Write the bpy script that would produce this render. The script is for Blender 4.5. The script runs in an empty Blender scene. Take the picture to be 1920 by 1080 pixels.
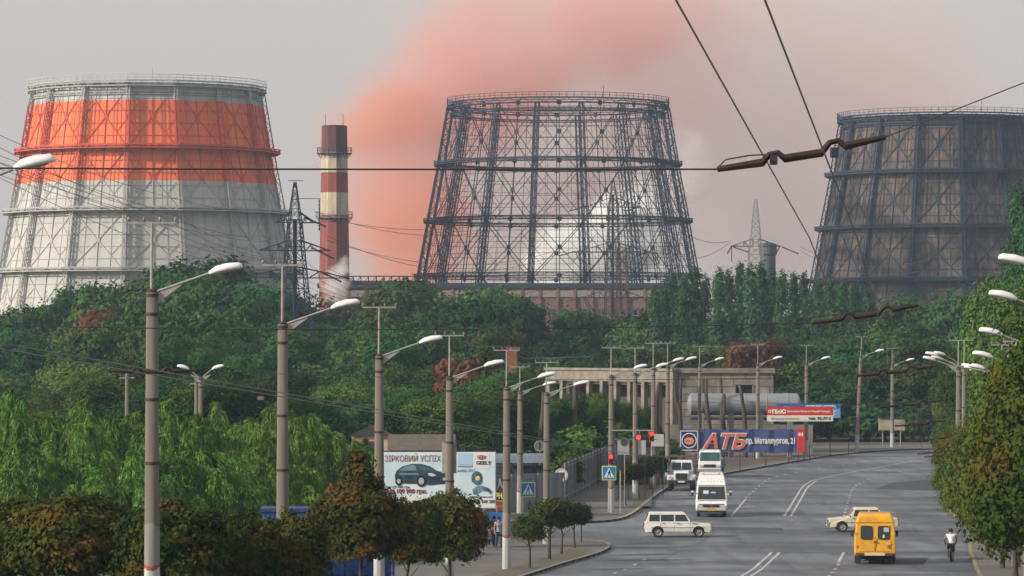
import bpy, bmesh, math, random
from mathutils import Vector, Matrix, noise as mnoise
R = math.radians
PI = math.pi
random.seed(7)
SC = bpy.context.scene
COL = SC.collection

# ------------------------------------------------------------------ camera, world, sun, exposure
F = 7000.0        # focal length in pixels of the 1920 px wide frame
CAMZ = 11.0
HOR = 645.0
cam_d = bpy.data.cameras.new('camera')
cam = bpy.data.objects.new('camera', cam_d)
COL.objects.link(cam)
cam.location = (0, 0, CAMZ)
cam.rotation_euler = (R(90), 0, 0)
cam_d.sensor_width = 36.0
cam_d.lens = 36.0 * F / 1920.0
cam_d.shift_y = (HOR - 540.0) / 1920.0
cam_d.clip_start = 1.0
cam_d.clip_end = 6000.0
SC.camera = cam

SUN_EL, SUN_AZ = 24.0, -112.0     # azimuth clockwise from +Y: the sun stands to the left and a little behind
w = bpy.data.worlds.new('World')
SC.world = w
w.use_nodes = True
nt = w.node_tree
nt.nodes.clear()
wo = nt.nodes.new('ShaderNodeOutputWorld')
bg = nt.nodes.new('ShaderNodeBackground')
sky = nt.nodes.new('ShaderNodeTexSky')
sky.sky_type = 'NISHITA'
sky.sun_disc = False
sky.sun_elevation = R(SUN_EL)
sky.sun_rotation = R(SUN_AZ)
sky.air_density = 1.2
sky.dust_density = 6.0
sky.ozone_density = 1.0
mixc = nt.nodes.new('ShaderNodeMix')
mixc.data_type = 'RGBA'
mixc.inputs[0].default_value = 0.72       # the smog veil evens the sky out
mixc.inputs[7].default_value = (5.9, 5.55, 5.4, 1)
nt.links.new(sky.outputs[0], mixc.inputs[6])
nt.links.new(mixc.outputs[2], bg.inputs[0])
bg.inputs[1].default_value = 0.10
nt.links.new(bg.outputs[0], wo.inputs[0])

sd = bpy.data.lights.new('sun', 'SUN')
sd.energy = 3.6
sd.angle = R(3)
sd.color = (1.0, 0.91, 0.80)
so = bpy.data.objects.new('sun', sd)
COL.objects.link(so)
sv = Vector((math.sin(R(SUN_AZ)) * math.cos(R(SUN_EL)), math.cos(R(SUN_AZ)) * math.cos(R(SUN_EL)), math.sin(R(SUN_EL))))
so.rotation_euler = sv.to_track_quat('Z', 'Y').to_euler()
so.location = sv * 100
SC.view_settings.view_transform = 'Standard'
SC.view_settings.look = 'None'
SC.view_settings.exposure = 0.35
SC.view_settings.gamma = 1.0
SC.cycles.max_bounces = 6
SC.cycles.diffuse_bounces = 2
SC.cycles.glossy_bounces = 2
SC.cycles.transmission_bounces = 3
SC.cycles.volume_bounces = 3
SC.cycles.transparent_max_bounces = 8
SC.cycles.volume_step_rate = 2.0
SC.cycles.use_denoising = True

# ------------------------------------------------------------------ ground height, pixel helper
GT = [(-200, 7.9), (0, 7.9), (150, 1.13), (165, 0.55), (180, 0.15), (195, 0.0), (6000, 0.0)]
def g(y):
    for (a, za), (b, zb) in zip(GT, GT[1:]):
        if y <= b:
            return za + (zb - za) * max(0.0, (y - a)) / (b - a)
    return 0.0
def at(px, py, D):
    return Vector(((px - 960.0) / F * D, D, CAMZ + (HOR - py) / F * D))
def X(px, D):
    return (px - 960.0) / F * D
def Z(py, D):
    return CAMZ + (HOR - py) / F * D

# ------------------------------------------------------------------ materials
def newmat(name):
    m = bpy.data.materials.new(name)
    m.use_nodes = True
    return m, m.node_tree, m.node_tree.nodes['Principled BSDF']
def coord(nt, world=False):
    if world:
        return nt.nodes.new('ShaderNodeNewGeometry').outputs['Position']
    return nt.nodes.new('ShaderNodeTexCoord').outputs['Object']
def mat(name, c1, c2=None, scale=3.0, rough=0.7, metal=0.0, stretch=(1, 1, 1), lo=0.35, hi=0.65, bump=0.0, bscale=None, detail=6.0, world=False, spec=0.4, coat=0.0):
    m, nt, b = newmat(name)
    b.inputs['Roughness'].default_value = rough
    b.inputs['Metallic'].default_value = metal
    b.inputs['Specular IOR Level'].default_value = spec
    b.inputs['Coat Weight'].default_value = coat
    if c2 is None:
        c2 = tuple(v * 0.82 for v in c1)
    mp = nt.nodes.new('ShaderNodeMapping')
    mp.inputs['Scale'].default_value = stretch
    nt.links.new(coord(nt, world), mp.inputs[0])
    n = nt.nodes.new('ShaderNodeTexNoise')
    n.inputs['Scale'].default_value = scale
    n.inputs['Detail'].default_value = detail
    n.inputs['Roughness'].default_value = 0.6
    nt.links.new(mp.outputs[0], n.inputs['Vector'])
    r = nt.nodes.new('ShaderNodeValToRGB')
    r.color_ramp.elements[0].position = lo
    r.color_ramp.elements[1].position = hi
    r.color_ramp.elements[0].color = (*c1, 1)
    r.color_ramp.elements[1].color = (*c2, 1)
    nt.links.new(n.outputs['Fac'], r.inputs[0])
    nt.links.new(r.outputs[0], b.inputs['Base Color'])
    if bump:
        bu = nt.nodes.new('ShaderNodeBump')
        bu.inputs['Strength'].default_value = bump
        n2 = nt.nodes.new('ShaderNodeTexNoise')
        n2.inputs['Scale'].default_value = bscale or scale * 4
        n2.inputs['Detail'].default_value = 5
        nt.links.new(mp.outputs[0], n2.inputs['Vector'])
        nt.links.new(n2.outputs['Fac'], bu.inputs['Height'])
        nt.links.new(bu.outputs[0], b.inputs['Normal'])
    return m
def leafmat(name, cols, scale=0.35, trans=0.15, huevar=0.04, valvar=0.35):
    """leaf material: patches of the given colours plus a different tone for every tree"""
    m, nt, b = newmat(name)
    n = nt.nodes.new('ShaderNodeTexNoise')
    n.inputs['Scale'].default_value = scale
    n.inputs['Detail'].default_value = 5
    n.inputs['Roughness'].default_value = 0.7
    oi = nt.nodes.new('ShaderNodeObjectInfo')
    ad = nt.nodes.new('ShaderNodeVectorMath')
    ad.operation = 'ADD'
    sc_ = nt.nodes.new('ShaderNodeVectorMath')
    sc_.operation = 'SCALE'
    sc_.inputs['Scale'].default_value = 37.0
    cmb = nt.nodes.new('ShaderNodeCombineXYZ')
    for i in range(3):
        nt.links.new(oi.outputs['Random'], cmb.inputs[i])
    nt.links.new(cmb.outputs[0], sc_.inputs[0])
    nt.links.new(coord(nt), ad.inputs[0])
    nt.links.new(sc_.outputs[0], ad.inputs[1])
    nt.links.new(ad.outputs[0], n.inputs['Vector'])
    r = nt.nodes.new('ShaderNodeValToRGB')
    el = r.color_ramp.elements
    k = len(cols)
    for i in range(k - 2):
        el.new(0.5)
    for i, c in enumerate(cols):
        el[i].position = 0.33 + 0.34 * i / max(1, k - 1)
        el[i].color = (*c, 1)
    nt.links.new(n.outputs['Fac'], r.inputs[0])
    hs = nt.nodes.new('ShaderNodeHueSaturation')
    hs.inputs['Saturation'].default_value = 0.98
    mr = nt.nodes.new('ShaderNodeMapRange')
    mr.inputs['To Min'].default_value = 0.5 - huevar
    mr.inputs['To Max'].default_value = 0.5 + huevar * 0.6
    nt.links.new(oi.outputs['Random'], mr.inputs[0])
    nt.links.new(mr.outputs[0], hs.inputs['Hue'])
    ms = nt.nodes.new('ShaderNodeMath')
    ms.operation = 'FRACT'
    mm = nt.nodes.new('ShaderNodeMath')
    mm.operation = 'MULTIPLY'
    mm.inputs[1].default_value = 13.7
    nt.links.new(oi.outputs['Random'], mm.inputs[0])
    nt.links.new(mm.outputs[0], ms.inputs[0])
    mv = nt.nodes.new('ShaderNodeMapRange')
    mv.inputs['To Min'].default_value = 1 - valvar
    mv.inputs['To Max'].default_value = 1 + valvar
    nt.links.new(ms.outputs[0], mv.inputs[0])
    nt.links.new(mv.outputs[0], hs.inputs['Value'])
    nt.links.new(r.outputs[0], hs.inputs['Color'])
    nt.links.new(hs.outputs[0], b.inputs['Base Color'])
    b.inputs['Roughness'].default_value = 0.75
    b.inputs['Specular IOR Level'].default_value = 0.06
    tr = nt.nodes.new('ShaderNodeBsdfTranslucent')
    nt.links.new(hs.outputs[0], tr.inputs[0])
    mx = nt.nodes.new('ShaderNodeMixShader')
    mx.inputs[0].default_value = trans
    nt.links.new(b.outputs[0], mx.inputs[1])
    nt.links.new(tr.outputs[0], mx.inputs[2])
    nt.links.new(mx.outputs[0], nt.nodes['Material Output'].inputs[0])
    return m
def glass(name, c=(0.03, 0.045, 0.05), rough=0.12):
    m, nt, b = newmat(name)
    b.inputs['Base Color'].default_value = (*c, 1)
    b.inputs['Roughness'].default_value = rough
    b.inputs['Specular IOR Level'].default_value = 0.6
    return m
def emit(name, c, s):
    m, nt, b = newmat(name)
    b.inputs['Base Color'].default_value = (*c, 1)
    b.inputs['Emission Color'].default_value = (*c, 1)
    b.inputs['Emission Strength'].default_value = s
    return m

# ------------------------------------------------------------------ mesh builder
class MB:
    def __init__(s):
        s.v = []; s.f = []; s.mi = []; s.m = 0; s.sm = []; s.smooth = False
    def add(s, vs, fs):
        o = len(s.v)
        s.v += [tuple(v) for v in vs]
        s.f += [tuple(i + o for i in f) for f in fs]
        s.mi += [s.m] * len(fs)
        s.sm += [s.smooth] * len(fs)
        return s
    def box(s, c, sz, rz=0.0, M=None):
        cx, cy, cz = c
        a, b, h = sz[0] / 2, sz[1] / 2, sz[2] / 2
        vs = [Vector((x, y, z)) for z in (-h, h) for x, y in ((-a, -b), (a, -b), (a, b), (-a, b))]
        if rz:
            m = Matrix.Rotation(rz, 3, 'Z'); vs = [m @ v for v in vs]
        if M is not None:
            vs = [M @ v for v in vs]
        vs = [v + Vector(c) for v in vs]
        return s.add(vs, [(0, 3, 2, 1), (4, 5, 6, 7), (0, 1, 5, 4), (1, 2, 6, 5), (2, 3, 7, 6), (3, 0, 4, 7)])
    def bar(s, p, q, w, h=None, up=None):
        p = Vector(p); q = Vector(q); d = q - p
        if d.length < 1e-6: return s
        d.normalize()
        h = h or w
        u = Vector(up) if up is not None else (Vector((0, 0, 1)) if abs(d.z) < 0.9 else Vector((0, 1, 0)))
        a = d.cross(u).normalized(); b = a.cross(d).normalized()
        vs = []
        for e in (p, q):
            for sa, sb in ((-1, -1), (1, -1), (1, 1), (-1, 1)):
                vs.append(e + a * sa * w / 2 + b * sb * h / 2)
        return s.add(vs, [(0, 1, 2, 3)[::-1], (4, 5, 6, 7), (0, 1, 5, 4), (1, 2, 6, 5), (2, 3, 7, 6), (3, 0, 4, 7)])
    def tube(s, pts, r, n=6, caps=True):
        pts = [Vector(p) for p in pts]
        rs = r if isinstance(r, (list, tuple)) else [r] * len(pts)
        vs = []; fs = []
        prev = None
        for i, p in enumerate(pts):
            d = (pts[min(i + 1, len(pts) - 1)] - pts[max(i - 1, 0)]).normalized()
            if prev is None:
                u = Vector((0, 0, 1)) if abs(d.z) < 0.9 else Vector((0, 1, 0))
                a = d.cross(u).normalized()
            else:
                a = (prev - d * prev.dot(d)).normalized()
            prev = a
            b = d.cross(a)
            for k in range(n):
                t = 2 * PI * k / n
                vs.append(p + (a * math.cos(t) + b * math.sin(t)) * rs[i])
        for i in range(len(pts) - 1):
            for k in range(n):
                k2 = (k + 1) % n
                fs.append((i * n + k, i * n + k2, (i + 1) * n + k2, (i + 1) * n + k))
        if caps:
            fs.append(tuple(range(n))[::-1]); fs.append(tuple((len(pts) - 1) * n + k for k in range(n)))
        return s.add(vs, fs)
    def lathe(s, prof, n=24, c=(0, 0, 0), axis='Z', caps=True, a0=0.0):
        vs = []; fs = []
        for (r, z) in prof:
            for k in range(n):
                t = a0 + 2 * PI * k / n
                if axis == 'Z': v = (r * math.cos(t), r * math.sin(t), z)
                elif axis == 'Y': v = (r * math.cos(t), z, r * math.sin(t))
                else: v = (z, r * math.cos(t), r * math.sin(t))
                vs.append(Vector(v) + Vector(c))
        for i in range(len(prof) - 1):
            for k in range(n):
                k2 = (k + 1) % n
                fs.append((i * n + k, i * n + k2, (i + 1) * n + k2, (i + 1) * n + k))
        if caps:
            fs.append(tuple(range(n))[::-1]); fs.append(tuple((len(prof) - 1) * n + k for k in range(n)))
        return s.add(vs, fs)
    def prism(s, poly, y0, y1, plane='XZ'):
        """2-D polygon extruded; XZ: along y, YZ: along x, XY: along z"""
        n = len(poly)
        def P(a, b, t):
            return {'XZ': (a, t, b), 'YZ': (t, a, b), 'XY': (a, b, t)}[plane]
        vs = [P(a, b, y0) for a, b in poly] + [P(a, b, y1) for a, b in poly]
        fs = [tuple(range(n)), tuple(range(2 * n - 1, n - 1, -1))] + [(i, i + n, (i + 1) % n + n, (i + 1) % n) for i in range(n)]
        return s.add(vs, fs)
    def mesh(s, name, mats):
        me = bpy.data.meshes.new(name)
        me.from_pydata(s.v, [], s.f)
        mats = mats if isinstance(mats, (list, tuple)) else [mats]
        for m in mats: me.materials.append(m)
        if s.f:
            me.polygons.foreach_set('material_index', s.mi)
            me.polygons.foreach_set('use_smooth', s.sm)
        return me
    def build(s, name, mats, parent=None, fix=True, bevel=0.0, loc=None, rz=0.0):
        me = s.mesh(name, mats)
        if fix or bevel:
            bm = bmesh.new(); bm.from_mesh(me)
            if bevel:
                bmesh.ops.remove_doubles(bm, verts=bm.verts, dist=1e-5)
                es = [e for e in bm.edges if len(e.link_faces) == 2 and e.calc_face_angle(0) > 0.35]
                bmesh.ops.bevel(bm, geom=es, offset=bevel, segments=2, profile=0.5, affect='EDGES', clamp_overlap=True)
            bmesh.ops.recalc_face_normals(bm, faces=bm.faces)
            bm.to_mesh(me); bm.free()
        return obj(name, me, parent, loc, rz)
def obj(name, me, parent=None, loc=None, rz=0.0):
    o = bpy.data.objects.new(name, me)
    COL.objects.link(o)
    o.parent = parent
    if loc is not None: o.location = loc
    if rz: o.rotation_euler.z = rz
    return o
def tag(o, label=None, cat=None, group=None, kind=None):
    if label: o['label'] = label
    if cat: o['category'] = cat
    if group: o['group'] = group
    if kind: o['kind'] = kind
    return o
def thing(name, label, cat, loc=(0, 0, 0), rz=0.0, group=None):
    o = bpy.data.objects.new(name, None)
    o.empty_display_size = 0.3
    COL.objects.link(o)
    o.location = loc; o.rotation_euler = (0, 0, rz)
    return tag(o, label, cat, group)
KIDS = {}
def kids(o):
    return list(o.children)
def dup(o, loc=None, rz=None, label=None, group=None, scale=None, parent=None):
    c = o.copy(); COL.objects.link(c); c.parent = parent
    if loc is not None: c.location = loc
    if rz is not None: c.rotation_euler.z = rz
    if scale is not None: c.scale = scale if isinstance(scale, (tuple, list)) else (scale,) * 3
    if label: c['label'] = label
    if group: c['group'] = group
    for ch in kids(o):
        dup(ch, parent=c)
    return c
def text(s, size, m, parent, loc, rot=(R(90), 0, 0), bold=0.0, align='LEFT', name='lettering', sx=1.0, depth=0.004, shear=0.0):
    cu = bpy.data.curves.new(name, 'FONT')
    cu.body = s; cu.size = size; cu.align_x = align; cu.offset = bold; cu.extrude = depth; cu.resolution_u = 3; cu.shear = shear
    t = bpy.data.objects.new('tmp', cu)
    COL.objects.link(t)
    bpy.context.view_layer.update()
    me = bpy.data.meshes.new_from_object(t.evaluated_get(bpy.context.evaluated_depsgraph_get()))
    bpy.data.objects.remove(t)
    me.name = name
    me.materials.clear(); me.materials.append(m)
    o = obj(name, me, parent, loc)
    o.rotation_euler = rot
    o.scale = (sx, 1, 1)
    return o
# ------------------------------------------------------------------ haze and smoke
def volmat(name, color, density, aniso=0.2):
    m = bpy.data.materials.new(name); m.use_nodes = True
    nt = m.node_tree; nt.nodes.clear()
    o = nt.nodes.new('ShaderNodeOutputMaterial'); v = nt.nodes.new('ShaderNodeVolumePrincipled')
    v.inputs['Color'].default_value = (*color, 1)
    v.inputs['Density'].default_value = density
    v.inputs['Anisotropy'].default_value = aniso
    nt.links.new(v.outputs[0], o.inputs['Volume'])
    return m, nt, v
hm, _, _ = volmat('haze_air', (0.58, 0.78, 1.0), 0.00013, 0.0)
hz = MB(); hz.box((0, 430, 40.5), (440, 960, 85))
tag(hz.build('haze', hm), 'thin pale smog hanging over the street and the plant', 'haze', kind='stuff')

def smokemat(name, color, dens, nscale, lo, hi, aniso=0.0):
    """soft puff: density falls off towards the rim of the unit ball and is broken up by noise"""
    m, nt, v = volmat(name, color, dens, aniso)
    N = nt.nodes.new; L = nt.links.new
    tc = N('ShaderNodeTexCoord'); ge = N('ShaderNodeNewGeometry')
    ln = N('ShaderNodeVectorMath'); ln.operation = 'LENGTH'; L(tc.outputs['Object'], ln.inputs[0])
    no = N('ShaderNodeTexNoise'); no.inputs['Scale'].default_value = nscale; no.inputs['Detail'].default_value = 5.0
    no.inputs['Roughness'].default_value = 0.55
    L(ge.outputs['Position'], no.inputs['Vector'])
    # value = (1 - r) + (noise-0.5)*k
    a = N('ShaderNodeMath'); a.operation = 'SUBTRACT'; a.inputs[0].default_value = 1.0; L(ln.outputs['Value'], a.inputs[1])
    b = N('ShaderNodeMath'); b.operation = 'MULTIPLY_ADD'; L(no.outputs['Fac'], b.inputs[0]); b.inputs[1].default_value = 2.0; b.inputs[2].default_value = -1.0
    c = N('ShaderNodeMath'); c.operation = 'ADD'; L(a.outputs[0], c.inputs[0]); L(b.outputs[0], c.inputs[1])
    mr = N('ShaderNodeMapRange'); mr.interpolation_type = 'SMOOTHSTEP'
    mr.inputs['From Min'].default_value = lo; mr.inputs['From Max'].default_value = hi
    mr.inputs['To Max'].default_value = 1.0
    L(c.outputs[0], mr.inputs[0])
    e = N('ShaderNodeMath'); e.operation = 'MULTIPLY'; e.use_clamp = True; L(a.outputs[0], e.inputs[0]); e.inputs[1].default_value = 4.0
    d = N('ShaderNodeMath'); d.operation = 'MULTIPLY'; L(mr.outputs[0], d.inputs[0]); L(e.outputs[0], d.inputs[1])
    f = N('ShaderNodeMath'); f.operation = 'MULTIPLY'; L(d.outputs[0], f.inputs[0]); f.inputs[1].default_value = dens
    L(f.outputs[0], v.inputs['Density'])
    return m
BALL = MB(); BALL.lathe([(math.sin(PI * i / 10) if 0 < i < 10 else 0.001, -math.cos(PI * i / 10)) for i in range(11)], 20)
def puff(name, m, px, py, D, rx, rz, ry, parent, rot=0.0):
    s = D / F
    me = BALL.mesh(name, m)
    o = obj(name, me, parent, at(px, py, D))
    o.scale = (rx * s, ry, rz * s)
    o.rotation_euler = (0, rot, 0)
    return o
pm = smokemat('rust_smoke', (0.90, 0.56, 0.50), 0.024, 0.045, 0.0, 0.7)
pmd = smokemat('dense_rust_smoke', (0.92, 0.50, 0.38), 0.06, 0.05, 0.0, 0.8)
pm2 = smokemat('thin_smoke', (0.89, 0.66, 0.64), 0.010, 0.022, -0.1, 0.8)
pw = smokemat('white_steam', (1.0, 1.0, 1.0), 0.42, 0.12, 0.0, 0.75, -0.25)
pwt = smokemat('thin_white_steam', (1.0, 1.0, 1.0), 0.05, 0.11, 0.1, 0.8)
sm = tag(thing('smoke', 'rust-pink smoke drifting up behind the bare tower frame', 'smoke'), kind='stuff')
puff('puff', pmd, 765, 460, 1020, 160, 185, 38, sm)
puff('puff', pmd, 735, 215, 1030, 130, 95, 26, sm, -.3)
puff('puff', pm, 745, 240, 1040, 200, 170, 40, sm, -0.4)
puff('puff', pm, 760, 350, 1045, 170, 150, 40, sm)
puff('puff', pm, 880, 200, 1050, 220, 170, 40, sm)
puff('puff', pm, 930, 110, 1060, 260, 170, 45, sm, -0.3)
puff('puff', pm, 1120, 40, 1075, 300, 150, 45, sm, -0.2)
puff('puff', pm2, 900, 420, 1080, 330, 280, 60, sm)
puff('puff', pm2, 1150, 120, 1100, 520, 330, 70, sm)
puff('puff', pm2, 1500, 250, 1110, 560, 420, 70, sm)
st = tag(thing('steam', 'white steam billowing low behind the bare tower frame', 'steam'), kind='stuff')
puff('puff', pw, 1072, 500, 935, 105, 112, 12, st)
puff('puff', pw, 1175, 440, 945, 110, 110, 12, st)
puff('puff', pwt, 1215, 370, 950, 90, 90, 10, st)
puff('puff', pwt, 1275, 310, 970, 75, 90, 9, st)
# ------------------------------------------------------------------ cooling towers
TIERS = [(0.0, 33.4), (12.6, 31.3), (25.2, 29.3), (37.0, 27.2), (49.2, 24.9), (61.4, 22.9)]
def trad(z):
    for (z0, r0), (z1, r1) in zip(TIERS, TIERS[1:]):
        if z <= z1: return r0 + (r1 - r0) * (z - z0) / (z1 - z0)
    return TIERS[-1][1]
def pol(a, r, z): return Vector((r * math.sin(a), -r * math.cos(a), z))
NS = 16
DA = 2 * PI / NS
def tower_meshes(inset, colw, dep=1.35):
    """column at angle 0, brace panel between angle 0 and DA"""
    co = MB()
    hw = 0.40 if dep > 1 else 0.3
    for (z0, r0), (z1, r1) in zip(TIERS, TIERS[1:]):
        n = 7
        for sgn in (-1, 1):
            for dr in (0, dep):
                p = pol(0, r0 + dr, z0); q = pol(0, r1 + dr * 0.9, z1)
                co.bar(p + Vector((sgn * hw, 0, 0)), q + Vector((sgn * hw, 0, 0)), colw)
        for i in range(n):
            za, zb = z0 + (z1 - z0) * i / n, z0 + (z1 - z0) * (i + 1) / n
            ra, rb = trad(za), trad(zb)
            for sgn in (-1, 1):
                o = Vector((sgn * hw, 0, 0))
                a, b = (ra, rb + dep) if i % 2 == 0 else (ra + dep, rb)
                co.bar(pol(0, a, za) + o, pol(0, b, zb) + o, colw * 0.55)
                co.bar(pol(0, ra, za) + o, pol(0, ra + dep, za) + o, colw * 0.5)
            f = Vector((hw, 0, 0)) * (1 if i % 2 else -1)
            co.bar(pol(0, ra + dep, za) - f, pol(0, rb + dep, zb) + f, colw * 0.5)
            co.bar(pol(0, ra + dep, za) - Vector((hw, 0, 0)), pol(0, ra + dep, za) + Vector((hw, 0, 0)), colw * 0.5)
    br = MB()
    inn = 0.15
    for (z0, r0), (z1, r1) in zip(TIERS, TIERS[1:]):
        def P(t, u):  # t across 0..1, u up 0..1
            z = z0 + (z1 - z0) * u; r = r0 + (r1 - r0) * u - inn
            return pol(0, r, z).lerp(pol(DA, r, z), t)
        mid = P(0.5, 0.5)
        for a, b in ((0, 0), (1, 0), (0, 1), (1, 1)):
            br.bar(P(a, b), mid, colw * 0.85)
        br.bar(P(0.5, 0), P(0.5, 1), colw * 0.9)
        for u in (0.2, 0.4, 0.6, 0.8):
            br.bar(P(0, u), P(1, u), colw * 0.55)
        for a in (0.25, 0.75):
            br.bar(P(a, 0), P(a, 1), colw * 0.38)
        # small knee braces towards the columns
        for a, c in ((0, 0.25), (1, 0.75)):
            for u in (0.25, 0.75):
                br.bar(P(c, u), P(a, 0.5), colw * 0.45)
        # gusset plates
        for t, u in ((0.5, 0.5), (0.5, 0.0), (0.5, 1.0)):
            p = P(t, u); br.box(p, (0.9, 0.12, 0.9), DA / 2)
    return co, br
def ring_mb(z, r, wd, h, rail, colw):
    m = MB()
    def ngon(rr, zz, k): return pol(k * DA, rr, zz)
    for k in range(NS):
        for rr, zz in ((r + wd, z), (r + wd, z + h), (r - 0.1, z), (r - 0.1, z + h)):
            m.bar(ngon(rr, zz, k), ngon(rr, zz, k + 1), colw * 1.1)
        # deck
        a, b, c, d = ngon(r - 0.1, z + h * .5, k), ngon(r + wd, z + h * .5, k), ngon(r + wd, z + h * .5, k + 1), ngon(r - 0.1, z + h * .5, k + 1)
        up = Vector((0, 0, 0.08))
        m.add([a, b, c, d, a + up, b + up, c + up, d + up], [(0, 1, 2, 3), (7, 6, 5, 4), (0, 4, 5, 1), (1, 5, 6, 2), (2, 6, 7, 3), (3, 7, 4, 0)])
        for i in range(6):
            t0, t1 = i / 6, (i + 1) / 6
            o0, o1 = ngon(r + wd, z, k), ngon(r + wd, z, k + 1)
            p, q = o0.lerp(o1, t0), o0.lerp(o1, t1)
            up = Vector((0, 0, h))
            m.bar(p if i % 2 else p + up, q + up if i % 2 else q, colw * 0.5)
            i0, i1 = ngon(r - 0.1, z, k), ngon(r - 0.1, z, k + 1)
            m.bar(i0.lerp(i1, t0), p, colw * 0.5)
            if rail:
                m.bar(p + up, p + Vector((0, 0, h + rail)), 0.09)
        if rail:
            for rr in (rail, rail * 0.5):
                m.bar(ngon(r + wd, z + h + rr, k), ngon(r + wd, z + h + rr, k + 1), 0.09)
    return m
def steel(name, c1, c2, sc=0.5):
    return mat(name, c1, c2, scale=sc, rough=0.75, lo=0.3, hi=0.7, world=True)
DARK = steel('dark_steel', (0.016, 0.03, 0.055), (0.04, 0.042, 0.055))
DARKB = steel('blue_black_steel', (0.012, 0.022, 0.045), (0.025, 0.035, 0.065))
def banded(name, c_top, c_mid, c_low, z1, z2, var=0.25, vscale=(0.7, 0.7, 0.12), dirt=(0.2, 0.18, 0.17), grid=0.0):
    """paint bands at real heights on the tower, with vertical weather streaks"""
    m, nt, b = newmat(name)
    N = nt.nodes.new; L = nt.links.new
    ge = N('ShaderNodeNewGeometry'); sep = N('ShaderNodeSeparateXYZ'); L(ge.outputs['Position'], sep.inputs[0])
    g1 = N('ShaderNodeMath'); g1.operation = 'GREATER_THAN'; L(sep.outputs[2], g1.inputs[0]); g1.inputs[1].default_value = z1
    g2 = N('ShaderNodeMath'); g2.operation = 'GREATER_THAN'; L(sep.outputs[2], g2.inputs[0]); g2.inputs[1].default_value = z2
    m1 = N('ShaderNodeMix'); m1.data_type = 'RGBA'; m1.inputs[6].default_value = (*c_low, 1); m1.inputs[7].default_value = (*c_mid, 1); L(g1.outputs[0], m1.inputs[0])
    m2 = N('ShaderNodeMix'); m2.data_type = 'RGBA'; L(m1.outputs[2], m2.inputs[6]); m2.inputs[7].default_value = (*c_top, 1); L(g2.outputs[0], m2.inputs[0])
    mp = N('ShaderNodeMapping'); mp.inputs['Scale'].default_value = vscale; L(ge.outputs['Position'], mp.inputs[0])
    n = N('ShaderNodeTexNoise'); n.inputs['Scale'].default_value = 1.0; n.inputs['Detail'].default_value = 5; L(mp.outputs[0], n.inputs['Vector'])
    r = N('ShaderNodeMapRange'); r.inputs['From Min'].default_value = 0.35; r.inputs['From Max'].default_value = 0.75; r.inputs['To Max'].default_value = var; L(n.outputs['Fac'], r.inputs[0])
    m3 = N('ShaderNodeMix'); m3.data_type = 'RGBA'; L(r.outputs[0], m3.inputs[0]); L(m2.outputs[2], m3.inputs[6]); m3.inputs[7].default_value = (*dirt, 1)
    L(m3.outputs[2], b.inputs['Base Color'])
    b.inputs['Roughness'].default_value = 0.85
    return m
WHITE_ORANGE = banded('painted_cladding', (0.47, 0.50, 0.50), (0.82, 0.18, 0.055), (0.47, 0.48, 0.46), 42.8, 58.6, 0.30)
WHITE_ORANGE_S = banded('painted_steel', (0.44, 0.46, 0.46), (0.62, 0.08, 0.03), (0.46, 0.46, 0.44), 42.8, 58.6, 0.5)
RUSTY = None
def rusty_panels():
    m, nt, b = newmat('weathered_cladding')
    N = nt.nodes.new; L = nt.links.new
    ge = N('ShaderNodeNewGeometry')
    mp = N('ShaderNodeMapping'); mp.inputs['Scale'].default_value = (1.6, 1.6, 0.10); L(ge.outputs['Position'], mp.inputs[0])
    n = N('ShaderNodeTexNoise'); n.inputs['Scale'].default_value = 1.0; n.inputs['Detail'].default_value = 6; n.inputs['Roughness'].default_value = 0.65; L(mp.outputs[0], n.inputs['Vector'])
    r = N('ShaderNodeValToRGB'); e = r.color_ramp.elements
    e[0].position = 0.30; e[0].color = (0.035, 0.035, 0.042, 1); e[1].position = 0.72; e[1].color = (0.22, 0.16, 0.115, 1)
    x = e.new(0.5); x.color = (0.085, 0.065, 0.055, 1)
    L(n.outputs['Fac'], r.inputs[0])
    n2 = N('ShaderNodeTexNoise'); n2.inputs['Scale'].default_value = 0.16; n2.inputs['Detail'].default_value = 3
    L(ge.outputs['Position'], n2.inputs['Vector'])
    mr = N('ShaderNodeMapRange'); mr.inputs['From Min'].default_value = 0.35; mr.inputs['From Max'].default_value = 0.65; mr.inputs['To Min'].default_value = 0.55; mr.inputs['To Max'].default_value = 1.25
    L(n2.outputs['Fac'], mr.inputs[0])
    hs = N('ShaderNodeHueSaturation'); L(r.outputs[0], hs.inputs['Color']); L(mr.outputs[0], hs.inputs['Value'])
    L(hs.outputs[0], b.inputs['Base Color'])
    b.inputs['Roughness'].default_value = 0.9
    return m
RUSTY = rusty_panels()
def shell(inset):
    m = MB()
    nz = 12
    z_lo = 8.0
    for k in range(NS):
        for i in range(nz):
            za = z_lo + (62.0 - z_lo) * i / nz; zb = z_lo + (62.0 - z_lo) * (i + 1) / nz
            ra, rb = trad(za) - inset, trad(zb) - inset
            o = [pol(k * DA, ra, za), pol((k + 1) * DA, ra, za), pol((k + 1) * DA, rb, zb), pol(k * DA, rb, zb)]
            m.add(o, [(0, 1, 2, 3)])
            o = [pol(k * DA, ra - .15, za), pol((k + 1) * DA, ra - .15, za), pol((k + 1) * DA, rb - .15, zb), pol(k * DA, rb - .15, zb)]
            m.add(o, [(3, 2, 1, 0)])
        # the panels are fixed in sheets: proud seams every quarter bay and every 3 m
        for t in (0.0, 0.17, 0.33, 0.67, 0.83):
            pts = []
            for z in (z_lo, 62.0):
                r_ = trad(z) - inset + 0.03
                pts.append(pol(k * DA, r_, z).lerp(pol((k + 1) * DA, r_, z), t))
            m.bar(pts[0], pts[1], 0.07)
    return m
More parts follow.
